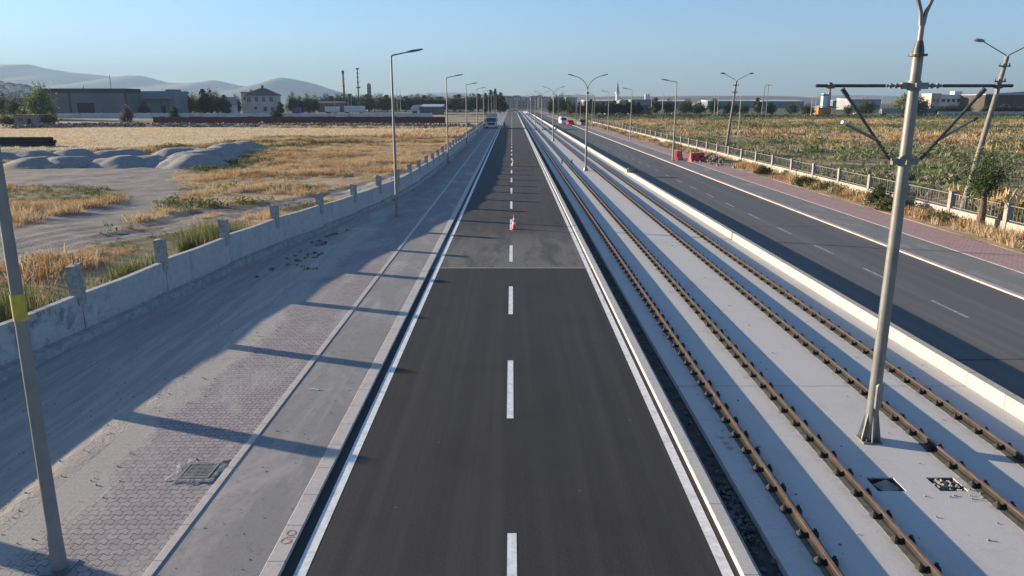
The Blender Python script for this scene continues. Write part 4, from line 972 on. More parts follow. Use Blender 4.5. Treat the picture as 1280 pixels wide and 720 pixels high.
for i in range(12):
    far_tree(716 + i * 7.4, 405 + rnd.uniform(-10, 20), rnd.uniform(123, 128), rnd.uniform(10, 14), ('round', 'tall')[i % 2], DK, 'dark tree in the row beyond the far road, before the minaret', G, i)
for px, yt, wd, col, k, lb in ((820, 122, 13, MD, 'tall', 'tall green tree beside the long brick hall beyond the field'), (836, 123, 14, DK, 'round', 'dark tree second from the brick hall beyond the field'),
        (858, 124, 20, MD, 'round', 'broad bright green tree beyond the field, between brick hall and leaning post'), (874, 127, 15, DK, 'round', 'dark tree beside the broad bright green tree beyond the field'),
        (892, 123, 15, MD, 'tall', 'tall green tree beyond the field just before the leaning lamp post'), (914, 127, 19, DK, 'round', 'dark broad tree beyond the field just past the leaning lamp post'),
        (930, 128, 13, MD, 'round', 'smaller green tree beyond the field beside the dark broad one'), (947, 122, 13, MD, 'tall', 'tall green tree beside the twin utility poles'),
        (963, 127, 13, DK, 'round', 'dark tree just past the twin utility poles'), (990, 128, 14, DK, 'round', 'dark low tree beyond the field near the control tower'),
        (1010, 129, 16, DK, 'round', 'dark spreading tree beyond the field below the control tower'), (1060, 130, 10, DK, 'round', 'small dark tree beside the orange pavilion'),
        (1082, 124, 26, MD, 'round', 'wide green tree between the pavilion and the grey trailer'), (1129, 116, 27, LT_, 'round', 'large bright green tree behind the grey trailer and mast'),
        (1150, 120, 18, MD, 'round', 'green tree between the mast and the white office building')):
    far_tree(px, 408 + rnd.uniform(0, 14), yt, wd, k, col, lb, seed=int(px) % 3)
G = 'shrubs before the white office building'
for i, px in enumerate((1172, 1181, 1190, 1199, 1208, 1232, 1242, 1253, 1264, 1276)):
    far_tree(px, 440, rnd.uniform(130, 133), 13, 'shrub', DK, 'dark green shrub along the front of the white office building and shed', G, i, 'shrub')
hd = thing('hedge', 'long low dark hedge along the far edge of the green field', 'hedge', (0, 345, 0))
mb_v = []; 
N = 9000; hx = rng.uniform(38, 300, N); hy = rng.normal(0, 2.6, N); hzz = np.abs(rng.normal(0, .75, N)) * (.6 + .8 * vnoise(hx * .1, hx * 0, 3))
d1 = rng.normal(size=(N, 3)); d1 /= np.linalg.norm(d1, axis=1)[:, None]; d2 = np.cross(d1, rng.normal(size=(N, 3))); d2 /= np.linalg.norm(d2, axis=1)[:, None]; pos = np.stack([hx, hy, hzz], 1)
V = np.stack([pos - d1 * .4, pos + d2 * .22, pos + d1 * .4, pos - d2 * .22], 1).reshape(-1, 3); tone = np.repeat(np.clip(rng.normal(1, .2, N), .5, 1.6), 4)[:, None]
np_mesh('foliage', V, np.arange(4 * N).reshape(N, 4), M['leaf'], hd, np.array([[.038, .05, .022]]) * tone)
# small street tree in front of the fence and two shrubs
tree('street_tree', 'small thick-trunked tree with a ragged crown, standing against the white fence', (26.55, 41.6, -.13), 4.7, 2.3, 'street', (.052, .082, .026), None, 4, 1.0)
for x, y, h, wd, col, lb in ((25.6, 51.5, 1.5, 1.5, MD, 'bright green upright shrub in the verge before the white fence'), (25.5, 49.3, 1.0, 2.1, OL, 'low olive dome-shaped bush in the verge before the white fence'),
                             (25.2, 64, .9, 1.8, MD, 'small green bush in the verge farther along the white fence'), (25.3, 75, .9, 1.6, OL, 'small olive bush in the verge near the rubble heap')):
    tree('shrub', lb, (x, y, -.2), h, wd, 'shrub', col, None, int(y))

# ------------------------------------------------------------------ buildings
def building(name, label, cat, x0, x1, y, depth, h, wall, roof, kind='flat', wins=(), doors=(), rz=0, rh=2.0, win='glass', group=None, extra=None):
    cx = (x0 + x1) / 2; w_ = (x1 - x0) / 2; t = thing(name, label, cat, (cx, y, -.1), rz, group)
    MB().box(-w_, w_, 0, depth, 0, h).build('wall', wall, t)
    if kind == 'flat':
        mb = MB(); mb.box(-w_ - .15, w_ + .15, -.15, depth + .15, h + .003, h + rh); mb.build('roof', roof, t)
    elif kind == 'hip':
        o = .6; k = min(w_, depth / 2) * .98
        MB().add([(-w_ - o, -o, h), (w_ + o, -o, h), (w_ + o, depth + o, h), (-w_ - o, depth + o, h), (-w_ + k, depth / 2, h + rh), (w_ - k, depth / 2, h + rh), (-w_ - o, -o, h - .25), (w_ + o, -o, h - .25), (w_ + o, depth + o, h - .25), (-w_ - o, depth + o, h - .25)],
                 [(0, 1, 5, 4), (1, 2, 5), (2, 3, 4, 5), (3, 0, 4), (6, 9, 8, 7), (0, 6, 7, 1), (1, 7, 8, 2), (2, 8, 9, 3), (3, 9, 6, 0)]).build('roof', roof, t)
    elif kind == 'gable':
        MB().sidewall([(-.4, h), (depth + .4, h), (depth / 2, h + rh)], -w_ - .3, w_ + .3).build('roof', roof, t)
    elif kind == 'shed':
        MB().sidewall([(-.4, h + .005), (depth + .4, h + .005), (depth + .4, h + rh), (-.4, h + rh * .25)], -w_ - .3, w_ + .3).build('roof', roof, t)
    elif kind == 'slope':
        MB().add([(-w_ - .2, -.4, h + .01), (w_ + .2, -.4, h + .01), (w_ + .2, depth, h + .01), (-w_ - .2, depth, h + .01), (-w_ - .2, -.4, h + .5), (w_ + .2, -.4, h + rh), (w_ + .2, depth, h + rh), (-w_ - .2, depth, h + .5)],
                 [(3, 2, 1, 0), (4, 5, 6, 7), (0, 1, 5, 4), (1, 2, 6, 5), (2, 3, 7, 6), (3, 0, 4, 7)]).build('roof', roof, t)
    elif kind == 'barrel':
        pts = [(w_ * math.cos(a), h + rh * math.sin(a)) for a in np.linspace(0, math.pi, 15)]
        MB().prism(list(pts), -.2, depth).build('roof', roof, t, smooth=True)
    for u, z, ww, hh in wins:
        x = -w_ + u * 2 * w_; f = MB().box(x - ww / 2, x + ww / 2, -.06, -.002, z - hh / 2, z + hh / 2).build('window', M[win], t)
    for u, ww, hh in doors:
        x = -w_ + u * 2 * w_; MB().box(x - ww / 2, x + ww / 2, -.08, -.002, 0, hh).build('door', M['dark'], t)
    return t
B = lambda nm, c, c2=None, s=.15: simple('facade_' + nm, c, c2 or tuple(x * .86 for x in c), s, .85, obj=False)
gry = B('grey_cladding', (.135, .145, .165)); 
D = 345
t = building('warehouse', 'large dark grey clad warehouse with a black roof edge and open doorway', 'warehouse', X_at(56, D), X_at(160, D), D, 14, Z_at(116.5, D), gry, B('roof_black', (.045, .045, .048)), 'flat', doors=((.50, 7.5, 6.6),), rz=.04, rh=1.9)
hw = (X_at(160, D) - X_at(56, D)) / 2
for u in (-.36, .96): MB().box(u * hw - .35, u * hw + .35, -.3, -.002, 0, Z_at(116.5, D)).build('downpipe', M['galv_dark'], t)
for u in (.55, -.1):
    o = MB().tube([(u * hw, 4, Z_at(116.5, D) + 1.9), (u * hw, 4, Z_at(116.5, D) + (8 if u > 0 else 3))], .12, 6).build('antenna', M['galv_dark'], t)
D = 362
t = building('warehouse', 'smaller warehouse with a blue glazed upper band and tan canopy', 'warehouse', X_at(166, D), X_at(220, D), D, 14, Z_at(121, D), B('panel_grey', (.20, .21, .225)), B('glazed_blue', (.15, .23, .31)), 'flat', doors=((.72, 2, 5),), rh=Z_at(114.5, D) - Z_at(121, D))
hw = (X_at(220, D) - X_at(166, D)) / 2
MB().box(-hw, hw * .9, -3, -.16, Z_at(122.5, D) - .3, Z_at(122, D)).build('canopy', B('tan', (.38, .29, .20)), t)
for u in (-.85, .5, .8): MB().tube([(u * hw, -2.7, 0), (u * hw, -2.7, Z_at(122.5, D) - .3)], .2, 8).build('column', M['galv_dark'], t)
MB().box(hw * .62, hw, -.1, 8, Z_at(114.5, D) + .01, Z_at(112.5, D)).build('parapet', B('brown_panel', (.22, .17, .14)), t)
D = 400
hs = B('house_render', (.44, .41, .38)); W_ = [(.10 + .235 * k, 8.3, 1.7, 2.3) for k in range(4)] + [(.30, 4.0, 1.2, 1.4), (.60, 3.4, 1.7, 2.2), (.82, 3.4, 1.6, 2.0)]
t = building('house', 'two storey grey house with a brown hip roof and small chimney', 'house', X_at(309, D), X_at(347, D), D, 13, Z_at(119, D), hs, B('tile_brown', (.15, .105, .085)), 'hip', wins=W_, rh=3.5, rz=.16)
MB().box(-.5, .5, 5.5, 6.7, Z_at(119, D) + 2.2, Z_at(119, D) + 5.0).build('chimney', B('brick_dark', (.12, .07, .055)), t)
MB().box(-8.1, -7.9 + 16, -.07, -.003, 5.7, 5.95).build('string_course', hs, t)
building('house', 'lower pale house block directly behind the hip roofed house', 'house', X_at(303, 430), X_at(318, 430), 430, 10, Z_at(117, 430), B('beige', (.36, .33, .30)), B('tile_brown2', (.13, .10, .09)), 'flat', wins=((.3, 9, 1.5, 2),), rh=.7)
building('shed', 'small white gabled shed before the dark trees near the house', 'shed', X_at(281, 385), X_at(291, 385), 385, 7, Z_at(131, 385), B('white_shed', (.52, .52, .52)), B('shed_roof', (.30, .31, .32)), 'gable', wins=((.5, 3, 1.2, 1.2),), rh=4)
building('container', 'dark purple site container beside the house', 'container', X_at(366, 372), X_at(375, 372), 372, 2.6, 4.0, B('purple', (.11, .085, .19)), B('purple_roof', (.14, .12, .2)), 'flat', doors=((.5, 1, 2.1),), rh=.15)
building('factory', 'brick red factory block with a pale flat roof, before the tall chimney', 'factory', X_at(398, 520), X_at(424, 520), 520, 20, Z_at(128.5, 520), B('brick', (.24, .085, .065)), B('pale_roof', (.42, .42, .42)), 'flat', wins=[(.12 + .15 * k, 3.5, 1.3, 3.2) for k in range(6)], rh=1.2)
def trailer(label, px0, px1, D, h, col, col2, cat='trailer'):
    x0, x1 = X_at(px0, D), X_at(px1, D); t = thing('trailer', label, cat, ((x0 + x1) / 2, D, 0)); L = (x1 - x0) / 2
    MB().box(-L, L, -1.25, 1.25, 1.1, h).build('cargo_box', paint('trailer_%d' % len(M), col, .5), t, bevel=.05)
    MB().box(-L + .2, L - .2, -1.1, 1.1, .75, 1.09).build('chassis', paint('trailer_low_%d' % len(M), col2), t)
    for x in (-L + 1, -L + 2.2, L - 2.5):
        for s in (-1, 1): MB().tube([(x, s * 1.2 - .15, .5), (x, s * 1.2 + .15, .5)], .5, 12).build('wheel', M['tyre'], t)
    n_ = int(2 * L / 1.2)
    for k in range(n_): MB().box(-L + (k + .5) * 2 * L / n_ - .04, -L + (k + .5) * 2 * L / n_ + .04, -1.28, -1.251, 1.15, h - .1).build('rib', paint('trailer_rib_%d' % (len(M)), tuple(c * .8 for c in col)), t)
    return t
trailer('short pale white trailer beside the brick factory', 407, 424, 470, 4.2, (.55, .58, .60), (.16, .24, .32))
trailer('long white trailer parked before the tall mast and silo', 431, 456, 468, 4.6, (.55, .57, .64), (.3, .3, .34))
building('hangar', 'white round-roofed hangar near the end of the treeline', 'hangar', X_at(513, 420), X_at(524, 420), 420, 26, 2.2, B('hangar_white', (.62, .62, .60)), B('hangar_roof', (.42, .43, .45)), 'barrel', doors=((.5, 2.5, 2.1),), rh=3.2)
building('hall', 'dark low hall adjoining the white round-roofed hangar', 'hall', X_at(525, 424), X_at(552, 424), 424, 18, 4.2, B('hall_dark', (.12, .125, .14)), B('hall_roof', (.40, .41, .43)), 'shed', wins=[(.15 + .14 * k, 2.6, 1.1, 1.2) for k in range(6)], rh=1.6)
# chimney, mast, silo, flagpoles
t = thing('chimney', 'tall slim factory chimney with a dark banded top', 'chimney', (X_at(431, 620), 620, 0)); hh = Z_at(91, 620)
MB().tube([(0, 0, 0), (0, 0, hh * .92)], [1.25, .85], 14).build('shaft', B('stack', (.36, .30, .27)), t, smooth=True)
MB().tube([(0, 0, hh * .92), (0, 0, hh), (0, 0, hh + .1)], [1.05, 1.05, .6], 14).build('rim_band', B('stack_top', (.10, .09, .09)), t); MB().tube([(0, 0, hh * .60), (0, 0, hh * .62)], 1.1, 14).build('band', M['galv_dark'], t)
t = thing('lattice_mast', 'tall dark mast with round platforms beside the factory chimney', 'mast', (X_at(449, 620), 620, 0)); hh = Z_at(89, 620)
MB().tube([(0, 0, 0), (0, 0, hh)], [.7, .45], 8).build('shaft', M['galv_dark'], t)
for z, r in ((hh, 1.5), (hh * .56, 1.9), (hh * .80, .9), (hh * .9, .85), (hh * .68, .9)): MB().tube([(0, 0, z - .5), (0, 0, z + .5)], r, 12).build('platform', M['galv_dark'], t)
t = thing('silo', 'grey round-topped silo tower rising behind the treeline', 'silo', (X_at(462, 640), 640, 0)); hh = Z_at(108, 640)
MB().tube([(0, 0, 0), (0, 0, hh)], 2.1, 14).build('shell', B('silo_grey', (.30, .30, .31)), t, smooth=True); MB().dome((0, 0, hh), 2.1, 2.1, 1.8, 14, 5).build('cap', B('silo_cap', (.34, .34, .34)), t, smooth=True)
for k in range(5): MB().tube([(0, 0, hh * (.3 + .14 * k)), (0, 0, hh * (.3 + .14 * k) + .3)], 2.2, 14).build('ring', M['galv_dark'], t)
def thinpole(name, label, px, D, ytop, r=.12, cross=False, group=None, z0=0, cat='pole', mat='lamp_grey'):
    t = thing(name, label, cat, (X_at(px, D), D, z0), 0, group); h = Z_at(ytop, D) - z0
    MB().tube([(0, 0, -.2), (0, 0, h)], [r, r * .6], 8).build('pole', M[mat], t, smooth=True)
    if cross:
        MB().box(-1.5, 1.5, -.08, .08, h - .7, h - .5).build('crossarm', M['galv_dark'], t)
        for x in (-1.3, 0, 1.3): MB().tube([(x, 0, h - .5), (x, 0, h - .1)], .09, 6).build('insulator', M['insul'], t)
    else: MB().dome((0, 0, h), r * 1.3, r * 1.3, r, 8, 3).build('finial', M[mat], t)
    return t
for px, lb in ((436, 'first flagpole beside the long white trailer'), (440, 'second flagpole beside the long white trailer'), (419, 'thin white pole standing by the short pale trailer'), (497, 'slim white pole, first of the pair before the treeline'), (501, 'slim white pole, second of the pair before the treeline')):
    thinpole('flagpole', lb, px, 455, 117 if px < 450 else 110, .16)
# minaret and mosque, brick hall, tower, silos
t = thing('minaret', 'slim pointed white minaret beyond the dark trees', 'minaret', (X_at(771, 620), 620, 0)); zb, zt = Z_at(116, 620), Z_at(103.5, 620)
MB().tube([(0, 0, 0), (0, 0, zb)], [1.5, 1.2], 12).build('shaft', B('minaret_white', (.6, .58, .55)), t, smooth=True); MB().tube([(0, 0, zb - 1.2), (0, 0, zb)], 2.0, 12).build('balcony', B('minaret_stone', (.5, .48, .46)), t); MB().tube([(0, 0, zb), (0, 0, zb + 2.5), (0, 0, zt)], [1.2, 1.1, .08], 12).build('spire', B('spire_lead', (.26, .27, .29)), t, smooth=True)
t = thing('mosque', 'small white domed mosque at the foot of the minaret', 'mosque', (X_at(778, 600), 600, 0)); MB().box(-6, 6, 0, 12, 0, 5.5).build('wall', B('mosque_white', (.62, .60, .57)), t); MB().dome((0, 6, 5.5), 4.6, 4.6, 3.6, 16, 6).build('dome', B('dome_white', (.58, .57, .56)), t, smooth=True)
for x in (-3.5, 0, 3.5): MB().box(x - .6, x + .6, -.06, -.002, 1.5, 3.8).build('window', M['glass'], t)
building('brick_hall', 'long hall with blue glazing above brick red walls, beyond the green field', 'hall', X_at(788, 440), X_at(815, 440), 440, 22, 5.2, B('brick2', (.20, .09, .07)), B('glaze2', (.20, .24, .29)), 'flat', wins=[(.1 + .16 * k, 3.2, 1.2, 1.6) for k in range(6)], rh=3.2)
for px, lb in ((806.5, 'white silo, nearer of the twin silos on the skyline'), (810, 'white silo, farther of the twin silos on the skyline')):
    t = thing('silo', lb, 'silo', (X_at(px, 900), 900, 0)); hh = Z_at(118.5, 900); MB().tube([(0, 0, 0), (0, 0, hh)], 1.35, 12).build('shell', B('silo_white', (.55, .55, .55)), t, smooth=True); MB().tube([(0, 0, hh), (0, 0, hh + 1)], [1.35, .2], 12).build('cap', B('silo_cap2', (.45, .45, .45)), t)
for i, (p0, p1, D, yt, lb, wc, rc) in enumerate(((730, 800, 820, 124.5, 'long pale-roofed factory hall behind the minaret', (.26, .26, .28), (.48, .48, .50)), (800, 862, 840, 124.8, 'long pale-roofed factory hall behind the brick hall', (.24, .24, .27), (.50, .50, .52)),
        (884, 948, 880, 124.6, 'long low hall with a bluish roof behind the leaning post', (.30, .32, .35), (.42, .46, .52)), (952, 1004, 900, 124.8, 'long low hall with a pale roof past the twin utility poles', (.30, .31, .33), (.46, .50, .55)),
        (1040, 1078, 880, 124.2, 'grey flat hall behind the pavilion', (.28, .30, .34), (.40, .43, .48)), (1062, 1100, 700, 122.6, 'white-fronted hall behind the wide green tree', (.50, .50, .52), (.35, .37, .42)))):
    building('factory_hall', lb, 'hall', X_at(p0, D), X_at(p1, D), D, 30, Z_at(yt + 2, D), B('hall%d' % i, tuple(c * .55 for c in wc)), B('hallroof%d' % i, rc), 'shed', wins=[(.08 + .12 * k, 3.5, 2.4, 1.4) for k in range(8)], rh=(Z_at(yt, D) - Z_at(yt + 2, D)) * 1.0)
t = thing('control_tower', 'grey and white tower with a glazed top on the skyline', 'tower', (X_at(1032, 860), 860, 0)); hh = Z_at(117, 860)
MB().box(-4.2, 1.0, 0, 6, 0, hh - .5).build('shaft', B('tower_white', (.55, .56, .58)), t); MB().box(1.005, 4.2, -.5, 6, 0, hh).build('lift_block', B('tower_blue', (.25, .28, .34)), t); MB().box(-4.4, .99, -.25, 6.2, hh - 3, hh - 1.4).build('window', M['glass'], t)
t = thing('pavilion', 'orange pavilion with a pale blue curved roof beyond the field', 'pavilion', (X_at(1031, 425), 425, 0))
MB().box(-3.6, 3.4, 0, 8, 0, 3.9).build('wall', B('orange', (.42, .17, .07)), t); MB().add([(-4.2 + 1.4 * k, y, 4.0 + .8 * math.sin(k * .45)) for y in (-1, 9) for k in range(9)] + [(-4.2 + 1.4 * k, y, 4.2 + .8 * math.sin(k * .45)) for y in (-1, 9) for k in range(9)],
    [(k, k + 1, k + 10, k + 9) for k in range(8)] + [(k + 18, k + 27, k + 28, k + 19) for k in range(8)] + [(k, k + 18, k + 19, k + 1) for k in range(8)] + [(k + 9, k + 10, k + 28, k + 27) for k in range(8)] + [(0, 9, 27, 18), (8, 26, 35, 17)]).build('roof', B('roof_cyan', (.34, .46, .50)), t)
MB().box(-3.0, -1.6, -.06, -.002, .2, 3.0).build('door', B('door_yellow', (.55, .40, .10)), t)
trailer('long grey ribbed trailer beyond the field, beside the mast', 1101, 1141, 415, 3.4, (.25, .265, .29), (.3, .3, .3))
trailer('blue covered trailer beyond the field, beside the grey one', 1147, 1165, 415, 3.6, (.06, .09, .24), (.05, .05, .06))
car('parked_car', 'white car parked beyond the field near the wide green tree', 'car', (X_at(1073, 412), 412, 0), 1.4, (.7, .7, .7))
car('parked_car', 'white car on the cross road beyond the field, by the tall green tree', 'car', (X_at(842, 378), 378, .07), 1.57, (.66, .67, .68))
car('parked_car', 'dark car on the cross road beyond the field, past the leaning post', 'car', (X_at(914, 378), 378, .07), 1.57, (.08, .08, .09))
car('van', 'white van parked before the mosque', 'van', (X_at(762, 420), 420, 0), 1.57, (.66, .66, .65), 5.2, 2, 2.3, 'van')
car('van', 'white van parked before the dark trees, next to the mosque van', 'van', (X_at(778, 424), 424, 0), 1.4, (.68, .68, .68), 5.2, 2, 2.3, 'van')
D = 480
wo = [(.08 + .115 * k, 8.0, 2.1, 1.9) for k in range(8)] + [(.08 + .115 * k, 3.6, 2.1, 1.8) for k in range(8)]
t = building('office_building', 'white two storey office building with a row of dark windows', 'building', X_at(1173, D), X_at(1228, D), D, 16, Z_at(119.5, D), B('office_white', (.66, .63, .58)), B('office_roof', (.55, .53, .50)), 'flat', wins=wo, rh=.5)
MB().box(-3, 2, 4, 9, Z_at(119.5, D) + .51, Z_at(119.5, D) + 2.6).build('roof_plant', B('plant_white', (.62, .62, .62)), t)
building('annex', 'small pinkish annex at the near end of the white office building', 'building', X_at(1160, D), X_at(1171.5, D), D - 2, 12, Z_at(118, D), B('annex_pink', (.48, .36, .31)), B('annex_roof', (.4, .38, .36)), 'flat', wins=((.3, 8, 1.4, 1.6), (.7, 8, 1.4, 1.6), (.3, 4, 1.4, 1.6)), rh=.4)
t = building('industrial_shed', 'long dark industrial shed with a sloping pale roof past the office', 'shed', X_at(1229, 455), X_at(1360, 455), 455, 40, Z_at(119, 455), B('shed_dark', (.075, .06, .05)), B('shed_pale', (.34, .36, .38)), 'slope', rh=4.6)
for k in range(9): MB().box(-28 + k * 6.6, -27.6 + k * 6.6, -.2, -.003, 0, Z_at(119, 455) - .2).build('column', M['galv_dark'], t)
t = thing('low_wall', 'low white wall in the sun before the office and dark shed', 'wall', (0, 428, 0)); 
for k in range(6): MB().box(X_at(1173 + k * 20, 428), X_at(1193 + k * 20, 428) - .15, 0, .3, 0, 1.7).build('wall_panel', B('low_white', (.45, .435, .41)), t)
# poles beyond the field
thinpole('utility_pole', 'tall dark utility pole, straight one of the twin poles beyond the field', 958, 385, 106.5, .22, True, mat='galv_dark', cat='utility pole')
p = thinpole('utility_pole', 'leaning pale utility pole, propped beside the tall dark one', 952, 383, 110, .28, False, mat='old_pole', cat='utility pole'); p.rotation_euler[1] = .05
for px, D, yt, r, lb in ((893, 372, 120, .2, 'pale pole beyond the field, behind the leaning lamp post'), (897, 376, 118, .16, 'thin pole beyond the field, close beside the pale one'), (925, 152, 118, .09, 'thin dark pole standing alone in the green field'),
        (1014, 360, 120, .16, 'thin grey pole at the field edge, first of a pair'), (1019, 366, 119, .16, 'thin grey pole at the field edge, second of a pair'), (1101, 405, 119, .2, 'white-footed pole at the end of the grey trailer'),
        (1241, 400, 117, .2, 'slim pale pole before the dark industrial shed'), (814, 395, 117, .16, 'slim pole beside the end of the brick hall'), (828, 392, 118, .2, 'pale pole between the first trees beyond the field')):
    thinpole('pole', lb, px, D, yt, r, False)
pile('soil_stockpile', 'big pale beige soil heap on the skyline behind the trees beyond the field', 'soil heap', [(X_at(870, 1150), 1150), (X_at(893, 1150), 1160)], 13, 10, simple('beige_soil', (.36, .28, .22), (.29, .23, .18), .05, .95, obj=False), 71, 3, nz=1)
# portal frame over the far road at the town end
t = thing('portal_frame', 'grey steel portal frame spanning the far road near the town', 'gantry', (0, 300, 0)); xa, xb, zz_ = X_at(698, 300), X_at(743, 300), Z_at(121, 300)
for x in (xa, (xa + xb) / 2, xb): MB().box(x - .16, x + .16, -.16, .16, -.1, zz_ - .2).build('column', M['lamp_grey'], t)
mb = MB(); mb.box(xa, xb, -.12, .12, zz_ + .35, zz_ + .5); mb.box(xa, xb, -.12, .12, zz_ - .19, zz_ - .05)
for k in range(12): a = xa + (xb - xa) * k / 12; b = xa + (xb - xa) * (k + 1) / 12; mb.tube([(a, 0, zz_ - .1), ((a + b) / 2, 0, zz_ + .4), (b, 0, zz_ - .1)], .05, 5)
mb.build('truss', M['lamp_grey'], t)
# town at the end of the road and on the hill
G = 'pale town buildings at the end of the road'
for i in range(22):
    px = 600 + i * 5.6 + rnd.uniform(-2, 2); D = rnd.uniform(720, 1100); c = rnd.choice(((.40, .34, .31), (.45, .42, .40), (.32, .28, .27), (.36, .30, .25), (.42, .43, .46)))
    if 625 < px < 668: D = rnd.uniform(760, 1200)
    hw = rnd.uniform(4, 9); x = X_at(px, D); h = max(5, Z_at(rnd.uniform(121.5, 126.5), D))
    building('town_building', 'pale hazy town building at the far end of the road', 'building', x - hw, x + hw, D, 10, h, B('town%d' % i, c), B('townroof%d' % i, rnd.choice(((.30, .17, .13), (.3, .29, .29), (.24, .15, .12)))), rnd.choice(('flat', 'hip')), wins=[(.2 + .3 * a, h - 2 - 3 * b, 1.3, 1.4) for a in range(3) for b in range(max(1, int(h // 3.2)))], rh=rnd.uniform(.5, 2.5), group=G)
def ridge(name, pts, D, depth, mat, seed, rough=.16, step=60):
    px = np.array([p[0] for p in pts], float); hy = np.array([(HOR - p[1]) * D / 951 * 1.03 for p in pts])
    xs_ = X_at(px, D); A = np.arange(xs_[0], xs_[-1], step); T = np.linspace(-1, 1, 25)
    AA, TT = np.meshgrid(A, T); base = np.interp(AA, xs_, hy)
    spur = fbm(AA / (depth * .35), TT * 2 + AA / (depth * 2), seed); prof = np.clip(1 - np.abs(TT) ** 1.15, 0, 1)
    z = np.maximum(base, 0) * prof * (1 - rough * 2 * (spur - .3) * np.abs(TT) ** .5 * 1.5) + (fbm(AA / (step * 6), TT * 6, seed + 3) - .47) * base * .06
    V = np.stack([AA.ravel(), D + (TT * depth).ravel(), z.ravel() - 2], 1); r_, c_ = AA.shape; ix = np.arange(r_ * c_).reshape(r_, c_)
    return struct(np_mesh(name, V, np.stack([ix[:-1, :-1].ravel(), ix[:-1, 1:].ravel(), ix[1:, 1:].ravel(), ix[1:, :-1].ravel()], 1), mat, smooth=True))
mt = simple('mountain_slope', (.23, .20, .165), (.15, .135, .11), .004, .95, obj=False, c3=(.10, .105, .075), s3=.0016)
ridge('mountain', [(-900, 112), (-600, 100), (-400, 94), (-250, 88), (-120, 84), (0, 82.5), (45, 82.5), (65, 88), (85, 90), (130, 95), (145, 97.5), (165, 95), (182, 95.5), (215, 104), (240, 104), (272, 100.5), (300, 107), (330, 111), (380, 118), (430, 123), (480, 127)], 8200, 2400, mt, 2)
ridge('mountain', [(270, 127.5), (300, 116), (320, 107), (345, 99), (355, 97), (372, 100), (395, 105), (420, 113), (450, 121), (490, 127)], 6800, 1500, mt, 5)
ridge('mountain', [(400, 126), (480, 120), (540, 116), (570, 115.5), (600, 117), (640, 119), (680, 120), (740, 122), (800, 127)], 9400, 1400, mt, 8)
pl = simple('plateau_slope', (.19, .155, .135), (.13, .115, .10), .02, .95, obj=False, c3=(.24, .20, .165), s3=.008)
ridge('hill', [(610, 127), (650, 121), (700, 119), (740, 118.3), (770, 117.6), (830, 117.6), (870, 117), (950, 117), (1000, 118), (1012, 119.5), (1020, 122), (1040, 125), (1060, 127)], 2600, 500, pl, 4, .1, 25)
ridge('hill', [(960, 127), (1000, 121), (1040, 118), (1080, 118), (1120, 119), (1200, 117), (1280, 115), (1400, 112), (1700, 110), (2300, 124)], 5200, 1100, mt, 6)
ridge('hill', [(-160, 122), (-60, 104), (0, 98.5), (18, 98), (30, 101), (44, 107), (60, 115), (85, 126)], 1350, 260, B('hill_earth', (.21, .19, .15), None, .02), 12, .1, 14)
G = 'small houses crowded on the far hill'
hp = [(-60 + 5.2 * i + rnd.uniform(-2, 2), rnd.uniform(.12, .92)) for i in range(26)]
for i, (px, u) in enumerate(hp):
    topy = np.interp(px, [-160, -60, 0, 18, 30, 44, 60, 85], [122, 104, 98.5, 98, 101, 107, 115, 126]); D = 1350 - 255 * u; zb = (HOR - topy) * 1350 / 951 * 1.03 * (1 - u ** 1.15) * .9 - 3
    c = rnd.choice(((.70, .67, .65), (.62, .57, .55), (.74, .70, .66))); x = X_at(px, D); hw = rnd.uniform(4, 6.5)
    t = building('hillside_house', 'small pale house among many on the hill beyond the warehouse', 'house', x - hw, x + hw, D, 8, 9, B('hh%d' % (i % 4), c) if i < 4 else bpy.data.materials['facade_hh%d' % (i % 4)], B('hr', (.26, .15, .12)) if i == 0 else bpy.data.materials['facade_hr'], 'hip', wins=[(.25, 6.5, 1.2, 1.4), (.7, 6.5, 1.2, 1.4)], rh=2, group=G)
    t.location.z = zb
# brown yard wall and pallets at the outer edge of the site
building('shack', 'low brown brick shack at the edge of the straw field', 'shack', X_at(16, 236), X_at(47, 236), 236, 5, 2.9, B('shack_brick', (.235, .185, .165), None, .8), B('shack_roof', (.16, .135, .125)), 'flat', doors=((.6, 1.2, 2.0),), wins=((.25, 1.7, 1.2, .9),), rh=.25)
for px, wd, lb in ((6, 22, 'yellowish bush beside the brown brick shack, on its outer side'), (60, 22, 'yellowish bush beside the brown brick shack, on the warehouse side')):
    far_tree(px, 240, 141 if px > 20 else 143, wd, 'shrub', YG, lb, None, 1, 'shrub')

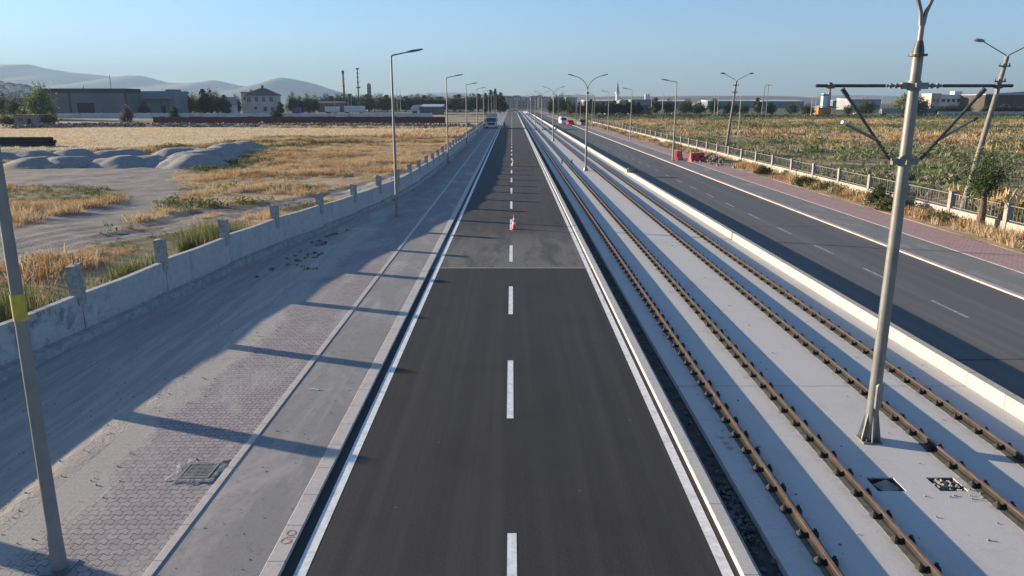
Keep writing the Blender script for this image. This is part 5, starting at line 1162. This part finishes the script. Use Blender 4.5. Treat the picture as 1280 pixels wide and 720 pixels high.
# ------------------------------------------------------------------ grass and weeds (nobody could count them)
def blades(name, P, H, nb, wd, col, label, lean=.45, spread=.35, seed=1):
    r = np.random.default_rng(seed); n_ = len(P); zz = hz(P[:, 0], P[:, 1]); T = np.repeat(np.arange(n_), nb); m = len(T)
    a = r.uniform(0, 2 * np.pi, m); rad = np.sqrt(r.random(m)) * spread * H[T]; bx = P[T, 0] + np.cos(a) * rad; by = P[T, 1] + np.sin(a) * rad
    hh = H[T] * r.uniform(.45, 1.05, m); ln = np.abs(r.normal(0, lean, m)) * hh; ta = a + r.normal(0, .8, m); b2 = r.uniform(0, np.pi, m); w2 = wd * H[T] * r.uniform(.6, 1.3, m)
    p0 = np.stack([bx - np.cos(b2) * w2, by - np.sin(b2) * w2, zz[T] - .03], 1); p1 = np.stack([bx + np.cos(b2) * w2, by + np.sin(b2) * w2, zz[T] - .03], 1)
    pm = np.stack([bx + np.cos(ta) * ln * .4, by + np.sin(ta) * ln * .4, zz[T] + hh * .6], 1); p2 = np.stack([bx + np.cos(ta) * ln, by + np.sin(ta) * ln, zz[T] + hh], 1); off = np.stack([np.cos(b2) * w2 * .7, np.sin(b2) * w2 * .7, 0 * w2], 1)
    V = np.stack([p0, p1, pm + off, pm - off, p2], 1).reshape(-1, 3); b = np.arange(m) * 5
    F = np.concatenate([np.stack([b, b + 1, b + 2], 1), np.stack([b, b + 2, b + 3], 1), np.stack([b + 3, b + 2, b + 4], 1)])
    c = np.repeat(col[T] * np.clip(r.normal(1, .15, m), .6, 1.5)[:, None], 5, 0)
    return stuff(np_mesh(name, V, F, M['grass'], col=c), label)
def leafy(name, P, R, Hh, nl, ls, col, label, seed=1):
    r = np.random.default_rng(seed); n_ = len(P); zz = hz(P[:, 0], P[:, 1]); T = np.repeat(np.arange(n_), nl); m = len(T)
    q = r.normal(size=(m, 3)); q /= np.linalg.norm(q, axis=1)[:, None]; q *= (r.random(m) ** .4)[:, None]; q[:, 2] = np.abs(q[:, 2])
    pos = np.stack([P[T, 0] + q[:, 0] * R[T], P[T, 1] + q[:, 1] * R[T], zz[T] + q[:, 2] * Hh[T]], 1)
    d1 = r.normal(size=(m, 3)); d1[:, 2] = np.abs(d1[:, 2]) + .3; d1 /= np.linalg.norm(d1, axis=1)[:, None]; d2 = np.cross(d1, r.normal(size=(m, 3))); d2 /= np.linalg.norm(d2, axis=1)[:, None]; s = (ls * R[T] * r.uniform(.6, 1.4, m))[:, None]
    V = np.stack([pos - d1 * s, pos + d2 * s * .4, pos + d1 * s, pos - d2 * s * .4], 1).reshape(-1, 3)
    c = np.repeat(col[T] * np.clip(r.normal(1, .2, m), .5, 1.6)[:, None], 4, 0)
    return stuff(np_mesh(name, V, np.arange(4 * m).reshape(m, 4), M['grass'], col=c), label)
def scatter(n_, x0, x1, y0, y1, seed):
    r = np.random.default_rng(seed); return np.stack([r.uniform(x0, x1, n_), r.uniform(y0, y1, n_)], 1)
GOLD, STR, RUS, PAL = np.array((.42, .265, .125)), np.array((.50, .365, .20)), np.array((.31, .165, .075)), np.array((.50, .41, .28))
def drycol(P, seed):
    a = fbm(P[:, 0] * .13, P[:, 1] * .13, seed)[:, None]; b = np.random.default_rng(seed).random((len(P), 1))
    c = GOLD + (STR - GOLD) * sstep(.35, .6, a); c = np.where(b > .82, PAL, c); return np.where((b < .22) & (a < .5), RUS, c)
def keep(P, f): return P[f]
# left side, near weeds patch and golden field
P = scatter(38000, -62, -8.2, 18, 150, 3); P[:, 1] = 18 + (P[:, 1] - 18) ** 1.0
dm_, gm_, sm_ = masks(P[:, 0], P[:, 1]); wxp = wall_x(P[:, 1]); dens = fbm(P[:, 0] * .22, P[:, 1] * .22, 77)
clump = fbm(P[:, 0] * .75, P[:, 1] * .75, 78); nearw = (wxp - P[:, 0] < 5.5) & (P[:, 1] < 38)
ok = (P[:, 0] < wxp - .5) & (dm_ < .35) & (sm_ < .5) & (dens > .28) & (clump > .40 - .09 * (P[:, 1] > 60)) & (~nearw | (np.random.default_rng(99).random(len(P)) < .12)); P = P[ok]; gm_ = gm_[ok]; dens = dens[ok]
H = (.22 + .38 * sstep(.4, .7, dens)) * np.random.default_rng(4).uniform(.7, 1.3, len(P))
isg = gm_ > np.random.default_rng(5).uniform(.2, .95, len(P))
blades('dry_grass', P[~isg], H[~isg], 24, .027, drycol(P[~isg], 7), 'golden dry weeds and grass on the building land', .7, .8, 8)
Q = P[isg]; leafy('weeds', Q, H[isg] * .75, H[isg] * 1.0, 22, .22, np.where(np.random.default_rng(6).random((len(Q), 1)) > .35, np.array([[.085, .105, .038]]), np.array([[.16, .16, .06]])), 'green weeds among the dry grass behind the concrete wall', 9)
# tall green weeds hugging the wall
P = scatter(2600, -19, -12, 12, 37, 13); d_ = wall_x(P[:, 1]) - P[:, 0]; nn2 = fbm(P[:, 0] * .35, P[:, 1] * .25, 21); P = P[(d_ > 1.0) & (d_ < 3.4) & (nn2 > .40)]
blades('weeds', P, np.random.default_rng(2).uniform(.8, 1.6, len(P)), 46, .011, np.where(np.random.default_rng(3).random((len(P), 1)) > .25, np.array([[.10, .135, .05]]), np.array([[.26, .22, .10]])), 'tall green weeds right behind the near concrete wall', .22, .32, 12)
# mown straw field, far
P = scatter(26000, -150, -8, 112, 215, 17); _, _, s_ = masks(P[:, 0], P[:, 1]); P = P[(s_ > .5) & (P[:, 0] < wall_x(P[:, 1]) - 1)]
blades('dry_grass', P, np.random.default_rng(8).uniform(.12, .3, len(P)), 6, .16, np.where(fbm(P[:, 0] * .05, P[:, 1] * .25, 5)[:, None] > .45, PAL * 1.15, STR * 1.15), 'short pale straw on the mown field', .6, 1.2, 15)
P = scatter(9000, -70, -8, 150, 235, 18); d_, _, s_ = masks(P[:, 0], P[:, 1]); P = P[(s_ < .5) & (P[:, 0] < wall_x(P[:, 1]) - .8)]
blades('dry_grass', P, np.random.default_rng(9).uniform(.4, .8, len(P)), 9, .10, drycol(P, 9), 'golden dry weeds along the far part of the concrete wall', .5, .8, 16)
# right field
P = scatter(90000, 28.2, 330, 30, 372, 23); P = P[(P[:, 0] - 20) < P[:, 1] * .78]
gn = fbm(P[:, 0] * .05, P[:, 1] * .11, 41); u_ = np.random.default_rng(24).random(len(P)); isg = gn + (u_ - .5) * .25 + .12 * sstep(140, 70, P[:, 1]) - .03 > .45
isg |= P[:, 1] > 300
H = np.random.default_rng(25).uniform(.3, .75, len(P)) * (.55 + 1.2 * sstep(.35, .7, fbm(P[:, 0] * .2, P[:, 1] * .2, 91)))
G_ = P[isg]; gcol = np.where(fbm(G_[:, 0] * .12, G_[:, 1] * .12, 51)[:, None] > .47, np.array([[.095, .13, .045]]), np.array([[.165, .175, .08]])); gcol = np.where(np.random.default_rng(28).random((len(G_), 1)) > .85, np.array([[.17, .175, .105]]), gcol)
leafy('weeds', G_, H[isg] * .85, H[isg] * 1.25, 14, .30, gcol, 'green weeds covering the field beyond the white fence', 26)
blades('dry_grass', P[~isg], H[~isg] * 1.0, 10, .085, drycol(P[~isg], 27) * .95, 'dry grass patches in the field beyond the white fence', .5, 1.0, 27)
# right verge before the fence
P = scatter(3300, 24.35, 27.2, 32, 250, 33); nn2 = fbm(P[:, 0] * .5, P[:, 1] * .16, 61); near_ = (P[:, 0] > 24.9 + .9 * (nn2 - .4)); P = P[(nn2 > .38) & near_]; nn2 = fbm(P[:, 0] * .5, P[:, 1] * .1, 63)
isg = (nn2 + np.random.default_rng(34).uniform(-.15, .15, len(P)) > .5) & (P[:, 1] > 44)
blades('dry_grass', P[~isg], np.random.default_rng(35).uniform(.3, .75, (~isg).sum()), 18, .035, drycol(P[~isg], 36), 'dry grass in the verge along the white fence', .5, .5, 37)
leafy('weeds', P[isg], np.random.default_rng(38).uniform(.3, .6, isg.sum()), np.random.default_rng(39).uniform(.3, .7, isg.sum()), 30, .2, np.tile(np.array([[.10, .12, .045]]), (isg.sum(), 1)), 'green weeds in the verge along the white fence', 40)
# sparse weeds in the shade at the foot of the concrete wall
P = scatter(900, -11, -7.4, 30, 120, 43); d_ = P[:, 0] - wall_x(P[:, 1]); nn2 = fbm(P[:, 0] * .6, P[:, 1] * .3, 71); P = P[(d_ > .5) & (P[:, 0] < -7.9) & (nn2 > .6)]
leafy('weeds', P, np.full(len(P), .14), np.full(len(P), .12), 16, .3, np.tile(np.array([[.06, .075, .03]]), (len(P), 1)), 'low weeds at the shaded foot of the concrete wall', 44)

# ------------------------------------------------------------------ the air
hm = bpy.data.materials.new('haze_air'); hm.use_nodes = True; ht = hm.node_tree; ht.nodes.remove(ht.nodes['Principled BSDF'])
pv = ht.nodes.new('ShaderNodeVolumePrincipled'); pv.inputs['Color'].default_value = (.29, .42, .58, 1); pv.inputs['Density'].default_value = HAZE; pv.inputs['Anisotropy'].default_value = .12
ht.links.new(pv.outputs[0], ht.nodes['Material Output'].inputs['Volume'])
stuff(MB().box(-12500, 12500, -900, 13500, -8, 560).build('haze', hm))
